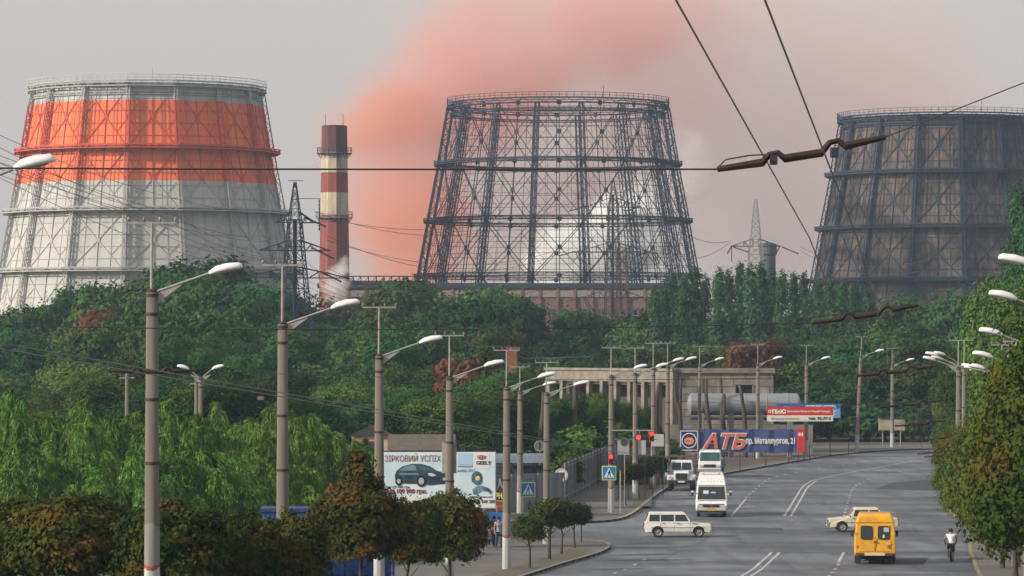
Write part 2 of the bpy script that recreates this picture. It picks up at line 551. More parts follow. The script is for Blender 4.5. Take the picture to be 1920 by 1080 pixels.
def tower(name, label, cx, D, rot, frame_m, ring_m, shell_m, hgt, cols=0.34, rail=1.1):
    root = thing(name, label, 'cooling tower', (cx, D, 0), rot, 'cooling towers of the plant')
    co, br = tower_meshes(0.5, cols, 1.35 if shell_m is None else 0.85)
    cm = co.mesh('column', frame_m); bm_ = br.mesh('brace_panel', frame_m)
    for k in range(NS):
        obj('column', cm, root, rz=k * DA)
        obj('brace_panel', bm_, root, rz=k * DA)
    for (z, r) in TIERS[1:-1]:
        ring_mb(z, r, 2.0, 0.65, 0.0, max(cols, .19)).build('walkway_ring', ring_m, root, fix=False)
    ring_mb(TIERS[-1][0], TIERS[-1][1], 1.2, 1.0, rail, max(cols, .20)).build('top_ring', ring_m, root, fix=False)
    ring_mb(TIERS[-1][0] - 1.6, TIERS[-1][1] - 0.2, 0.6, 0.5, 0.0, cols * .8).build('upper_ring', ring_m, root, fix=False)
    if shell_m:
        shell(0.25).build('cladding', shell_m, root, fix=False)
    else:
        ld = MB()
        for s_ in (-.3, .3):
            ld.bar((s_, -trad(2) - .4, 2), (s_, -trad(60) - .4, 60), .08)
        ld.build('ladder', frame_m, root, rz=DA * 1.5)
    for k, a in enumerate((0.2, 2.5, 4.1)):
        mb = MB(); p = pol(a, trad(61) + 1.0, 62.5); mb.tube([p, p + Vector((0, 0, 2.4))], .06, 5)
        mb.build('lightning_rod', frame_m, root)
    root.scale = (1, 1, hgt)
    return root
tower('cooling_tower', 'white clad cooling tower with a broad orange band', X(276, 750), 750, R(-3.4), WHITE_ORANGE_S, WHITE_ORANGE_S, WHITE_ORANGE, 1.0, 0.17)
tower('cooling_tower', 'bare dark steel cooling tower frame without cladding, sky showing through', X(1046, 800), 800, DA / 2, DARK, DARKB, None, 1.0, 0.165)
tower('cooling_tower', 'rust-stained brown clad cooling tower in a blue-black frame', X(1771, 835), 835, R(1.5), DARKB, DARKB, RUSTY, 0.985, 0.21)
# ------------------------------------------------------------------ ground, roads, pavements, markings
def sheet(name, poly, dz, m, top=None, kind='structure', thick=0.0):
    """polygon laid on the ground profile (cut where the slope changes), dz above it"""
    bm = bmesh.new()
    vs = [bm.verts.new((x, y, 0)) for x, y in poly]
    bm.faces.new(vs)
    for yy, _ in GT[1:-1]:
        bmesh.ops.bisect_plane(bm, geom=bm.verts[:] + bm.edges[:] + bm.faces[:], plane_co=(0, yy, 0), plane_no=(0, 1, 0))
    bmesh.ops.triangulate(bm, faces=bm.faces[:])
    bmesh.ops.recalc_face_normals(bm, faces=bm.faces[:])
    if bm.faces and bm.faces[:][0].normal.z < 0:
        bmesh.ops.reverse_faces(bm, faces=bm.faces[:])
    for v in bm.verts: v.co.z = g(v.co.y) + dz
    if thick:
        r = bmesh.ops.extrude_face_region(bm, geom=bm.faces[:])
        for e in r['geom']:
            if isinstance(e, bmesh.types.BMVert): e.co.z += thick
        bmesh.ops.recalc_face_normals(bm, faces=bm.faces[:])
    me = bpy.data.meshes.new(name); bm.to_mesh(me); bm.free()
    me.materials.append(m)
    return tag(obj(name, me), kind=kind)
def resample(pts, step=1.5):
    out = [Vector(pts[0])]
    for a, b in zip(pts, pts[1:]):
        a, b = Vector(a), Vector(b)
        n = max(1, int((b - a).length / step))
        for i in range(1, n + 1): out.append(a.lerp(b, i / n))
    return out
def smooth(pts, it=2):
    pts = [Vector(p) for p in pts]
    for _ in range(it):
        q = [pts[0]]
        for a, b in zip(pts, pts[1:]):
            q.append(a.lerp(b, .25)); q.append(a.lerp(b, .75))
        q.append(pts[-1]); pts = q
    return [(p.x, p.y) for p in pts]
def strip_mb(mb, pts, w, dz, h=0.0, off=0.0):
    """ribbon (or low bar when h) along a ground line"""
    p = resample(pts, 2.0)
    L_, R_ = [], []
    for i, a in enumerate(p):
        d = (p[min(i + 1, len(p) - 1)] - p[max(i - 1, 0)]).normalized()
        nrm = Vector((-d.y, d.x))
        l = a + nrm * (w / 2 + off); r = a - nrm * (w / 2 - off)
        L_.append(l); R_.append(r)
    for i in range(len(p) - 1):
        q = [L_[i], R_[i], R_[i + 1], L_[i + 1]]
        lo = [(v.x, v.y, g(v.y) + dz) for v in q]
        if not h:
            mb.add(lo, [(0, 1, 2, 3)])
        else:
            hi = [(x, y, z + h) for x, y, z in lo]
            mb.add(lo + hi, [(3, 2, 1, 0), (4, 5, 6, 7), (0, 1, 5, 4), (2, 3, 7, 6)] + ([(3, 0, 4, 7)] if i == 0 else []) + ([(1, 2, 6, 5)] if i == len(p) - 2 else []))
SOIL = mat('dry_soil', (0.055, 0.06, 0.03), (0.10, 0.085, 0.06), scale=0.3, rough=0.95, bump=0.4, bscale=3)
def asphalt():
    m, nt, b = newmat('worn_asphalt')
    N = nt.nodes.new; L = nt.links.new
    tc = N('ShaderNodeTexCoord')
    def noise(sc, st, rot=0.0, det=5):
        mp = N('ShaderNodeMapping'); mp.inputs['Scale'].default_value = st; mp.inputs['Rotation'].default_value = (0, 0, rot); L(tc.outputs['Object'], mp.inputs[0])
        n = N('ShaderNodeTexNoise'); n.inputs['Scale'].default_value = sc; n.inputs['Detail'].default_value = det; L(mp.outputs[0], n.inputs['Vector'])
        return n
    a = noise(1.0, (0.9, 0.05, 1), R(6.5))       # wheel tracks along the road
    c = noise(0.12, (1, 1, 1), 0.3, 6)            # repaired patches
    d = noise(9.0, (1, 1, 1), 0, 4)               # grain
    r = N('ShaderNodeValToRGB'); e = r.color_ramp.elements
    e[0].position = 0.36; e[0].color = (0.088, 0.104, 0.126, 1); e[1].position = 0.66; e[1].color = (0.138, 0.150, 0.166, 1)
    L(a.outputs['Fac'], r.inputs[0])
    r2 = N('ShaderNodeMapRange'); r2.inputs['From Min'].default_value = 0.42; r2.inputs['From Max'].default_value = 0.62; r2.inputs['To Min'].default_value = 0.62; r2.inputs['To Max'].default_value = 1.3; L(c.outputs['Fac'], r2.inputs[0])
    r3 = N('ShaderNodeMapRange'); r3.inputs['To Min'].default_value = 0.8; r3.inputs['To Max'].default_value = 1.2; L(d.outputs['Fac'], r3.inputs[0])
    mu = N('ShaderNodeMath'); mu.operation = 'MULTIPLY'; L(r2.outputs[0], mu.inputs[0]); L(r3.outputs[0], mu.inputs[1])
    # tar joints across the road
    w_ = N('ShaderNodeTexVoronoi'); w_.feature = 'DISTANCE_TO_EDGE'; w_.inputs['Scale'].default_value = 0.13
    mp = N('ShaderNodeMapping'); mp.inputs['Scale'].default_value = (1, 0.55, 1); L(tc.outputs['Object'], mp.inputs[0]); L(mp.outputs[0], w_.inputs['Vector'])
    r4 = N('ShaderNodeMapRange'); r4.inputs['From Max'].default_value = 0.02; r4.inputs['To Min'].default_value = 0.7; L(w_.outputs['Distance'], r4.inputs[0])
    mu2 = N('ShaderNodeMath'); mu2.operation = 'MULTIPLY'; L(mu.outputs[0], mu2.inputs[0]); L(r4.outputs[0], mu2.inputs[1])
    hs = N('ShaderNodeHueSaturation'); L(r.outputs[0], hs.inputs['Color']); L(mu2.outputs[0], hs.inputs['Value'])
    L(hs.outputs[0], b.inputs['Base Color'])
    b.inputs['Roughness'].default_value = 0.72
    return m
ASPH = asphalt()
PAVE = mat('pavement_asphalt', (0.10, 0.096, 0.092), (0.155, 0.142, 0.13), scale=0.5, rough=0.9, lo=0.3, hi=0.7, detail=8)
KERB = mat('kerb_concrete', (0.16, 0.155, 0.145), (0.26, 0.24, 0.21), scale=1.2, rough=0.9)
KERBY = mat('yellowed_kerb_concrete', (0.24, 0.19, 0.10), (0.22, 0.20, 0.16), scale=0.5, rough=0.9)
PAINT = mat('worn_road_paint', (0.55, 0.55, 0.54), (0.17, 0.17, 0.175), scale=2.2, rough=0.8, lo=0.42, hi=0.66)
PAINTF = mat('faded_road_paint', (0.21, 0.21, 0.21), (0.10, 0.10, 0.105), scale=0.9, rough=0.8, lo=0.35, hi=0.62)
GRASS = mat('grass_soil', (0.045, 0.075, 0.02), (0.085, 0.10, 0.035), scale=1.5, rough=0.95, bump=0.5, bscale=9)

gm = MB()
ys = [-200, 0, 150, 165, 180, 195, 700, 3000]
gm_pts = [[(x, y, g(y) - 0.05) for x in (-2500, 2500)] for y in ys]
for i in range(len(ys) - 1):
    gm.add([gm_pts[i][0], gm_pts[i][1], gm_pts[i + 1][1], gm_pts[i + 1][0]], [(0, 1, 2, 3)])
tag(gm.build('ground', SOIL, fix=False), kind='structure')

# kerb lines (world metres)
K_NL = [(-19.2, -20), (1.26, 177), (3.3, 188), (4.7, 196), (5.3, 201), (5.2, 205), (4.2, 208.4), (2.2, 209.6), (-3, 210), (-90, 211)]
K_FL = [(-90, 229), (0, 228.6), (4.2, 228.6), (6.2, 230.5), (7.6, 238), (9.2, 257), (11.8, 285), (14.6, 302), (18.5, 317), (25.6, 345), (33, 372), (39.6, 385.5), (47, 391.5), (60, 398), (110, 412)]
K_NR = [(0.2, -20), (22.1, 177), (24.9, 204), (26.0, 208.5), (29.5, 211), (36, 211.5), (150, 212)]
K_FR = [(150, 231), (34, 231), (29.5, 231.5), (27.6, 235), (30.2, 260), (33.5, 290), (39, 306), (50, 319), (70, 330), (150, 345)]
K_NL, K_FL, K_NR, K_FR = [smooth(k, 2) for k in (K_NL, K_FL, K_NR, K_FR)]
sheet('road', [(-40, -20), (60, -20), (60, 200), (150, 206), (150, 440), (-90, 440), (-90, 206), (-40, 200)], 0.0, ASPH)
PH = 0.13
sheet('pavement', K_NL + [(-90, -20)], 0.0, PAVE, thick=PH)
sheet('pavement', K_FL + [(110, 425), (60, 412), (30, 396), (20, 362), (10, 325), (6, 300), (3.6, 262), (-3, 248), (-90, 248)], 0.0, PAVE, thick=PH)
sheet('pavement', K_NR + [(150, -20)], 0.0, PAVE, thick=PH)
sheet('pavement', K_FR + [(150, 231)], 0.0, PAVE, thick=PH)
sheet('verge_soil', [(-90, 248.2), (-3, 248.2), (3.4, 262.2), (5.8, 300.2), (9.8, 325.2), (19.8, 362.2), (29.8, 396.2), (60, 412.2), (110, 425.2), (110, 700), (-200, 700), (-200, 248.2)], 0.02, SOIL)
for nm, k, m, wv in (('kerb', K_NL, KERB, .2), ('kerb', K_FL, KERB, .2), ('kerb', K_NR, KERBY, .22), ('kerb', K_FR, KERBY, .22)):
    mb = MB(); strip_mb(mb, k, wv, 0.005, PH + 0.008)
    tag(mb.build(nm, m, fix=False), kind='structure')
yk = MB(); strip_mb(yk, [p for p in K_FL if 232 < p[1] < 250], .23, 0.006, PH + 0.012)
tag(yk.build('kerb', mat('yellow_kerb_paint', (0.42, 0.34, 0.12), (0.26, 0.23, 0.16), scale=2.0), fix=False), kind='structure')
# grass beds on the near left pavement
sheet('grass_bed', [(-1.6, 201), (-5.3, 181), (-10.2, 150), (-15, 105), (-60, 105), (-60, 206), (-6, 206)], PH + 0.006, GRASS)
sheet('grass_bed', [(2.6, 184.5), (1.3, 178), (-3.6, 130), (-9.6, 75), (-10.8, 75), (-5.2, 130), (0.0, 179), (1.5, 188), (3.0, 198), (4.0, 198), (3.6, 190)], PH + 0.006, mat('bare_earth', (0.12, 0.10, 0.075), (0.09, 0.09, 0.05), scale=1.2, rough=.95))
sheet('grass_bed', [(9.3, 250), (8.0, 250), (9.9, 285), (14.4, 312), (22, 345), (31, 379), (38.6, 391), (39.4, 389), (32, 374), (24.6, 347), (17.6, 318), (13.6, 302.5), (10.9, 285)], PH + 0.006, mat('verge_grass', (0.08, 0.085, 0.035), (0.11, 0.095, 0.06), scale=0.8, rough=.95))
# markings
lines = MB(); LW = 0.145
def dbl(pts, gap=0.42):
    for s_ in (-1, 1): strip_mb(lines, pts, LW, 0.008, off=s_ * gap / 2)
dbl([(-9.6, 0), (11.6, 178), (13.9, 197)])
dbl(smooth([(17.6, 238.4), (20.4, 266), (22.6, 288), (24.2, 299.5)], 1))
strip_mb(lines, smooth([(23.9, 299), (25.2, 305), (27.9, 316), (32.4, 332), (36, 345), (40.1, 358), (50, 372), (70, 388)], 2), LW, 0.0085)
def dashes(pts, on, off_, w=LW, mb=lines, dz=0.008, ph=0.0):
    p = resample(pts, 0.5); d = ph
    seg = []
    for a, b in zip(p, p[1:]):
        if d % (on + off_) < on: seg.append(a); last = b
        elif seg:
            seg.append(a); strip_mb(mb, [tuple(v) for v in seg], w, dz); seg = []
        d += (b - a).length
    if len(seg) > 1: strip_mb(mb, [tuple(v) for v in seg], w, dz)
strip_mb(lines, [(14.0, 238.4), (16.6, 265)], LW, 0.008)
dashes(smooth([(16.7, 267), (19.6, 293), (21.0, 306), (25.6, 325), (34, 352)], 2), 1.6, 3.6)
dashes(smooth([(21.2, 238.4), (24.0, 266), (26.2, 287), (29.0, 304), (32.5, 319), (38, 334), (48, 350)], 2), 1.3, 3.3)
strip_mb(lines, [(17.5, 197), (16.3, 186.5)], LW, 0.008)
dashes([(16.2, 185), (12, 150), (-5, 0)], 1.5, 3.0)
dashes([(6.8, 190), (3, 160), (-13, 0)], 1.5, 3.5)
tag(lines.build('road_marking', PAINT, fix=False), kind='structure')
fl = MB()
strip_mb(fl, [(13.9, 197), (24.2, 197.2)], 0.22, 0.0095)
strip_mb(fl, [(14.0, 238.4), (17.4, 238.4)], 0.3, 0.0095)
dashes([(5.5, 202.2), (25.5, 202.6)], 1.7, 1.3, 0.16, fl, 0.009)
dashes([(5.5, 206.0), (25.8, 206.4)], 1.2, 1.3, 0.16, fl, 0.009, 0.7)
dashes([(6.3, 230.2), (28, 230.4)], 1.2, 1.6, 0.2, fl, 0.009)
dashes([(6.8, 234.6), (28, 234.8)], 1.2, 1.6, 0.2, fl, 0.009, 0.6)
dashes([(4, 219), (29, 219.5)], 2.0, 3.0, 0.14, fl, 0.009)
tag(fl.build('faded_marking', PAINTF, fix=False), kind='structure')

DKA = mat('fresh_asphalt', (.045, .05, .06), (.065, .07, .08), scale=1.5, rough=.85)
for poly in ([(30.2, 296), (27.5, 283), (33.0, 279), (35.5, 300), (34.0, 303)], [(9.0, 224), (9.2, 221), (16.0, 220.4), (16.2, 223.2), (12.0, 224.4)], [(19.0, 192), (18.2, 184), (20.2, 183.5), (21.4, 191.5)], [(14.5, 256), (12.3, 247), (13.8, 246.6), (16.2, 255.6)]):
    sheet('road_patch', poly, 0.0045, DKA)
IRON = mat('cast_iron', (.035, .035, .035), (.06, .055, .05), rough=.6)
for k, (x, y) in enumerate(((8.2, 200.5), (20.6, 212.0), (11.5, 243.0), (22.4, 247.0))):
    r_ = thing('manhole_cover', ('round iron cover left of the white estate car', 'round iron cover between the yellow van and the crossing', 'round iron cover just behind the white minibus lane', 'round iron cover beyond the cream saloon')[k], 'manhole cover', (x, y, 0.012), 0, 'iron covers in the road')
    MB().lathe([(.34, -.004), (.34, .006), (.30, .010)], 24).build('lid', IRON, r_); MB().lathe([(.42, -.006), (.42, .004), (.35, .005), (.35, -.006)], 24, caps=False).build('ring', KERB, r_)
# ------------------------------------------------------------------ plant buildings, chimneys, pylons
def chim_mat():
    m, nt, b = newmat('banded_chimney_paint')
    N = nt.nodes.new; L = nt.links.new
    ge = N('ShaderNodeNewGeometry'); sep = N('ShaderNodeSeparateXYZ'); L(ge.outputs['Position'], sep.inputs[0])
    r = N('ShaderNodeValToRGB'); r.color_ramp.interpolation = 'CONSTANT'
    mr = N('ShaderNodeMapRange'); mr.inputs['From Max'].default_value = 60.0; L(sep.outputs[2], mr.inputs[0]); L(mr.outputs[0], r.inputs[0])
    red = (0.25, 0.065, 0.05); red2 = (0.14, 0.05, 0.042); cr = (0.50, 0.44, 0.32)
    stops = [(0.0, red), (35.0, cr), (39.3, red), (43.0, cr), (46.7, red2)]
    e = r.color_ramp.elements
    while len(e) < len(stops): e.new(0.5)
    for i, (z, c) in enumerate(stops): e[i].position = z / 60.0; e[i].color = (*c, 1)
    mp = N('ShaderNodeMapping'); mp.inputs['Scale'].default_value = (1.5, 1.5, 0.25); L(ge.outputs['Position'], mp.inputs[0])
    n = N('ShaderNodeTexNoise'); n.inputs['Scale'].default_value = 0.9; n.inputs['Detail'].default_value = 6; L(mp.outputs[0], n.inputs['Vector'])
    m2 = N('ShaderNodeMapRange'); m2.inputs['From Min'].default_value = .3; m2.inputs['From Max'].default_value = .75; m2.inputs['To Min'].default_value = 1.1; m2.inputs['To Max'].default_value = .55; L(n.outputs['Fac'], m2.inputs[0])
    hs = N('ShaderNodeHueSaturation'); L(r.outputs[0], hs.inputs['Color']); L(m2.outputs[0], hs.inputs['Value'])
    L(hs.outputs[0], b.inputs['Base Color']); b.inputs['Roughness'].default_value = .85
    return m
ch = thing('chimney', 'tall red and cream banded chimney between two cooling towers', 'chimney', (X(627, 700), 700, 0), 0)
mb = MB(); mb.lathe([(3.2, 0), (2.85, 25), (2.5, 46), (2.42, 51.6), (2.5, 51.8)], 10, a0=0.5)
mb.build('stack', chim_mat(), ch, fix=False)
mb = MB(); mb.lathe([(2.2, 51.8), (2.2, 51.95)], 10); mb.build('flue_mouth', DARK, ch)
def gallery(z, r, par, m, n=20, wd=0.75, hr=1.1):
    mb = MB()
    mb.lathe([(r, z), (r + wd, z), (r + wd, z + .15), (r, z + .15)], n, caps=False)
    for k in range(n):
        a = 2 * PI * k / n; b_ = 2 * PI * (k + 1) / n
        p = Vector((math.cos(a) * (r + wd), math.sin(a) * (r + wd), z + .1)); q = Vector((math.cos(b_) * (r + wd), math.sin(b_) * (r + wd), z + .1))
        mb.bar(p, p + Vector((0, 0, hr)), .07)
        for h_ in (.55, hr): mb.bar(p + Vector((0, 0, h_)), q + Vector((0, 0, h_)), .06)
        mb.bar(p, Vector((math.cos(a) * r, math.sin(a) * r, z - .8)), .07)
    mb.build('gallery', m, par)
gallery(46.6, 2.5, ch, DARK); gallery(34.6, 2.7, ch, mat('grey_steel', (.2, .2, .2), (.3, .28, .26)))
mb = MB()
for s_ in (-.25, .25): mb.bar((1.2 + s_, -2.85, 2), (1.0 + s_, -2.45, 51), .07)
for i in range(60): mb.bar((0.95, -2.8 + i * .006, 3 + i * .8), (1.45, -2.8 + i * .006, 3 + i * .8), .05)
mb.build('ladder', DARK, ch)
for a in (-1.6, 1.7):
    mb = MB(); mb.tube([(a, -1.5, 51.5), (a, -1.5, 54)], .05, 5); mb.build('lightning_rod', DARK, ch)
# short steam wisp beside the chimney
pw2 = smokemat('steam_wisp', (0.98, 0.98, 1.0), 0.28, 0.5, 0.15, 0.75)
s2 = tag(thing('steam_wisp', 'small white steam wisp at the chimney foot', 'steam'), kind='stuff')
puff('puff', pw2, 628, 535, 640, 38, 50, 4, s2)
puff('puff', pw2, 642, 505, 640, 20, 34, 3, s2, .3)

s3 = thing('chimney', 'short dark blue-grey stack beside the grey lattice pylon', 'chimney', (X(1440, 760), 760, 0))
mb = MB(); mb.lathe([(1.8, 0), (1.55, 29.0), (1.8, 29.2), (1.8, 31.2), (1.6, 31.4)], 18)
mb.build('stack', mat('blue_grey_steel', (.055, .065, .08), (.09, .085, .085), scale=.6), s3)
mb = MB(); mb.lathe([(1.4, 31.4), (1.4, 31.5)], 16); mb.build('flue_mouth', DARK, s3)

BRICKF = mat('sooty_brick', (0.15, 0.085, 0.075), (0.22, 0.14, 0.12), scale=1.2, rough=.95)
CONC = mat('old_concrete', (0.27, 0.25, 0.215), (0.16, 0.15, 0.135), scale=0.9, rough=.95, detail=9)
CONCW = mat('pale_concrete', (0.27, 0.235, 0.19), (0.15, 0.135, 0.115), scale=1.1, rough=.95, detail=8)
GLD = glass('dark_factory_glass', (0.03, 0.05, 0.075), 0.35)
ih = thing('industrial_hall', 'long low sooty industrial hall below the bare cooling tower', 'building', (X(930, 735), 735, 0))
s735 = 735 / F
hx = 330 * s735
mb = MB(); mb.box((0, 8, 11.0), (2 * hx, 16, 22.0)); mb.build('wall', BRICKF, ih)
mb = MB(); mb.box((0, 8, 22.5), (2 * hx + 1, 17, 1.0)); mb.build('roof_edge', DARK, ih)
mb = MB(); mb.box((0, -0.12, 20.9), (2 * hx - 1, .2, 1.3)); mb.build('wall_band', mat('pale_render', (.30, .26, .24), (.22, .19, .18)), ih)
for i in range(14):
    wx = -hx + 3 + i * (2 * hx - 6) / 13
    mb = MB(); mb.box((wx, -.12, 16.6), (3.6, .2, 2.6)); wf = mb.build('window', GLD, ih)
    mb = MB()
    for t in (-1.2, 0, 1.2): mb.box((wx + t, -.26, 16.6), (.12, .08, 2.6))
    mb.box((wx, -.26, 16.6), (3.6, .07, .12)); mb.build('window_frame', CONC, wf)
for i in range(20):
    mb = MB(); wx = -hx + 2 + i * (2 * hx - 4) / 19
    mb.box((wx, -.2, 11.5), (.5, .35, 21)); mb.build('pier', BRICKF, ih)
rp = thing('pipe_rack', 'dark steel pipe rack along the hall roof beside the banded chimney', 'pipe rack', (X(720, 728), 728, 0))
mb = MB()
for zz in (22.2, 24.2): mb.bar((-9, 0, zz), (9, 0, zz), .22)
for i in range(13): mb.bar((-9 + i * 1.5, 0, 0 if i % 4 == 0 else 22.2), (-9 + i * 1.5, 0, 24.2), .2)
for i in range(12): mb.bar((-9 + i * 1.5, 0, 22.2), (-7.5 + i * 1.5, 0, 24.2), .12)
mb.build('trestle', DARK, rp)
mb = MB(); mb.tube([(-9, 0.6, 23.0), (9, 0.6, 23.0)], .4, 10); mb.build('pipe', mat('rust_pipe', (.13, .06, .045), (.2, .1, .08)), rp)

def lattice_tower(mb, H, wb, wt, n, z0=0.0, r=0.16):
    def wd(z): return wb + (wt - wb) * (z - z0) / H
    zs = [z0]
    for i in range(n): zs.append(z0 + H * (1 - (1 - (i + 1) / n) ** 1.0 * 1.0) if False else z0 + H * ((i + 1) / n) ** 0.9)
    for a, b in zip(zs, zs[1:]):
        ca = [Vector((sx * wd(a) / 2, sy * wd(a) / 2, a)) for sx, sy in ((-1, -1), (1, -1), (1, 1), (-1, 1))]
        cb = [Vector((sx * wd(b) / 2, sy * wd(b) / 2, b)) for sx, sy in ((-1, -1), (1, -1), (1, 1), (-1, 1))]
        for k in range(4):
            k2 = (k + 1) % 4
            mb.bar(ca[k], cb[k], r); mb.bar(ca[k], cb[k2], r * .55); mb.bar(ca[k2], cb[k], r * .55); mb.bar(cb[k], cb[k2], r * .6)
def crossarm(mb, z, L, side, r=0.12, wd=1.2, rise=1.4):
    tip = Vector((side * L, 0, z))
    for sy in (-wd / 2, wd / 2):
        mb.bar((side * .5, sy, z), tip, r)
        mb.bar((side * .5, sy, z + rise), tip, r)
    n = 5
    for i in range(n):
        t = i / n; t2 = (i + 1) / n
        for sy in (-1, 1):
            a = Vector((side * .5, sy * wd / 2, z)).lerp(tip, t); b_ = Vector((side * .5, sy * wd / 2, z + rise)).lerp(tip, t2 if i % 2 else t)
            mb.bar(a, b_, r * .6)
INS = mat('dark_insulator', (.025, .03, .04), (.04, .035, .04), rough=.4)
def insulator(a, b, par, r=.16):
    a, b = Vector(a), Vector(b)
    mb = MB(); d = b - a; n = 9
    pts = [a + d * (i / (2 * n)) for i in range(2 * n + 1)]
    mb.tube(pts, [r if i % 2 else r * .45 for i in range(2 * n + 1)], 8)
    mb.build('insulator', INS, par)
# dark angle pylon beside the white tower
p1 = thing('pylon', 'black lattice pylon with long angled insulators beside the orange-banded tower', 'pylon', (X(553, 480), 480, 0), .25)
s = 480 / F
mb = MB(); lattice_tower(mb, 27.0, 6.0, 1.5, 14, 0, .15); lattice_tower(mb, 4.8, 1.5, .25, 4, 27.0, .11); mb.build('mast', DARK, p1)
mb = MB(); mb.bar((0, 0, 4), (0, 0, 27), .45); mb.build('riser', DARK, p1)
for zc, L_ in ((26.6, 3.0), (23.0, 5.2), (19.5, 8.0)):
    for sd_ in (-1, 1):
        mb = MB(); crossarm(mb, zc, L_ * .9, sd_, .12); mb.build('crossarm', DARK, p1)
insulator((1.2, 0, 27.3), (4.0, -.5, 26.1), p1); insulator((2.2, 0, 23.4), (5.0, -.5, 22.0), p1); insulator((3.6, 0, 20.2), (6.0, -.5, 19.0), p1)
insulator((3.2, 0, 29.6), (3.2, 0, 25.6), p1, .12)
mb = MB(); mb.bar((0, 0, 29.7), (3.4, 0, 29.7), .08); mb.bar((-.9, 0, 32.0), (1.1, 0, 32.0), .08); mb.build('arm', DARK, p1)
# rusty pylon in front of the bare tower
p2 = thing('pylon', 'dark slim pylon with six hanging insulator arms in front of the bare tower', 'pylon', (X(1150, 600), 600, 0), .1)
mb = MB(); lattice_tower(mb, 34, 4.0, 1.3, 20, 0, .13); lattice_tower(mb, 3.5, 1.2, .2, 3, 34, .1); mb.build('mast', mat('rusty_dark_steel', (.05, .04, .045), (.09, .06, .055)), p2)
mb = MB(); mb.bar((-.2, -1.2, 2), (-.2, -.8, 35), .35); mb.build('riser', DARK, p2)
for zc, L_, dx in ((33.0, 6.0, 0), (25.8, 8.2, 0), (18.5, 6.5, 0)):
    for sd_ in (-1, 1):
        mb = MB(); crossarm(mb, zc, L_ * .75, sd_, .1, 1.2, 1.5); mb.build('crossarm', DARK, p2)
        e = sd_ * L_ * .75
        insulator((e, 0, zc + .1), (e - 2.7, -.5, zc - .7), p2, .12)
        insulator((e, 0, zc), (e + .9, -.5, zc - 2.0), p2, .12)
        insulator((e + .35, 0, zc), (e + 1.3, -.5, zc - 1.9), p2, .12)
p2b = thing('pylon', 'thin rusty lattice mast just right of the slim pylon', 'pylon', (X(1166, 620), 620, 0), .1)
mb = MB(); lattice_tower(mb, 27, 2.6, 1.4, 16, 0, .12); mb.build('mast', mat('rust_brown_steel', (.12, .07, .06), (.08, .06, .06)), p2b)
# grey pylon right
GREYS = mat('galvanised_steel', (.20, .21, .22), (.32, .32, .32), rough=.6)
p3 = thing('pylon', 'grey lattice pylon with a wide bowed crossarm above the poplars', 'pylon', (X(1417, 650), 650, 0), .05)
mb = MB(); lattice_tower(mb, 28, 4.2, 2.2, 18, 0, .12); lattice_tower(mb, 8.1, 2.0, .5, 8, 28, .1); mb.build('mast', GREYS, p3)
for zc, L_, rs in ((28.0, 4.4, 1.3), (21.3, 6.0, 1.3)):
    for sd_ in (-1, 1):
        mb = MB(); crossarm(mb, zc, L_, sd_, .12, 1.6, rs); mb.build('crossarm', DARK, p3)
insulator((4.6, 0, 27.9), (7.4, -.5, 26.7), p3, .14); insulator((-4.0, 0, 27.9), (-1.4, -.8, 27.0), p3, .14)
insulator((-4.2, 0, 27.9), (-4.2, 0, 25.3), p3, .1); insulator((-4.2, 0, 28.0), (-5.0, -.3, 26.7), p3, .14); insulator((4.2, 0, 28.0), (3.6, -.3, 26.9), p3, .14)
insulator((5.2, 0, 21.7), (8.0, -.5, 20.3), p3, .12)

# high-voltage wires
ORD4 = ['first', 'second', 'third', 'fourth']
WIRE = mat('wire_dark', (.03, .03, .035), (.04, .04, .04), rough=.5)
WIREG = mat('wire_grey', (.10, .10, .11), (.13, .13, .13), rough=.5)
def sagpts(a, b, sag, n=14):
    a, b = Vector(a), Vector(b)
    return [a.lerp(b, i / n) - Vector((0, 0, sag * 4 * (i / n) * (1 - i / n))) for i in range(n + 1)]
def wire(name, label, a, b, sag, r, m=WIRE, cat='wire', group=None, n=14):
    mb = MB(); mb.tube(sagpts(a, b, sag, n), r, 5, caps=True)
    return tag(mb.build(name, m, fix=False), label, cat, group)
GW = 'high-voltage wires between the pylons'
for i, (zz, y1, y2) in enumerate(((26.1, 405, 430), (22.0, 450, 490), (19.0, 510, 540))):
    for j, (ox, sg) in enumerate(((0, 3.0), (2.2, 4.2))):
        wire('power_line', f"thin high-voltage wire over the pink smoke, {('upper','middle','lower')[i]} arm, {('near','far')[j]} strand", at(612 if i else 590, y1 - (0, 8)[j], 478), at(1060 + 14 * j, (378, 464, 530)[i], 600), sg, .035, group=GW)
for i, (ya, yb) in enumerate(((395, 452), (470, 455), (535, 512))):
    wire('power_line', f"{('upper','middle','lower')[i]} dark wire between the bare tower and the grey pylon", at(1235, ya, 600), at(1368, yb, 650), 2.0, .04, group=GW + ' on the right')
for i, (ya, yb) in enumerate(((462, 480), (470, 500), (522, 560))):
    wire('power_line', f"{('upper','middle','lower')[i]} dark wire from the grey pylon across the rusty tower", at(1500, ya, 650), at(1760, yb, 560), 2.5, .035, group=GW + ' at the rusty tower')
for i, (ya, yb) in enumerate(((240, 402), (262, 452), (292, 455), (318, 510))):
    wire('power_line', f"{ORD4[i]} from the top of the thin wires slanting across the white tower", at(-30, ya, 330), at(505, yb, 480), 1.5, .028, WIREG, group='slanting wires over the white tower')
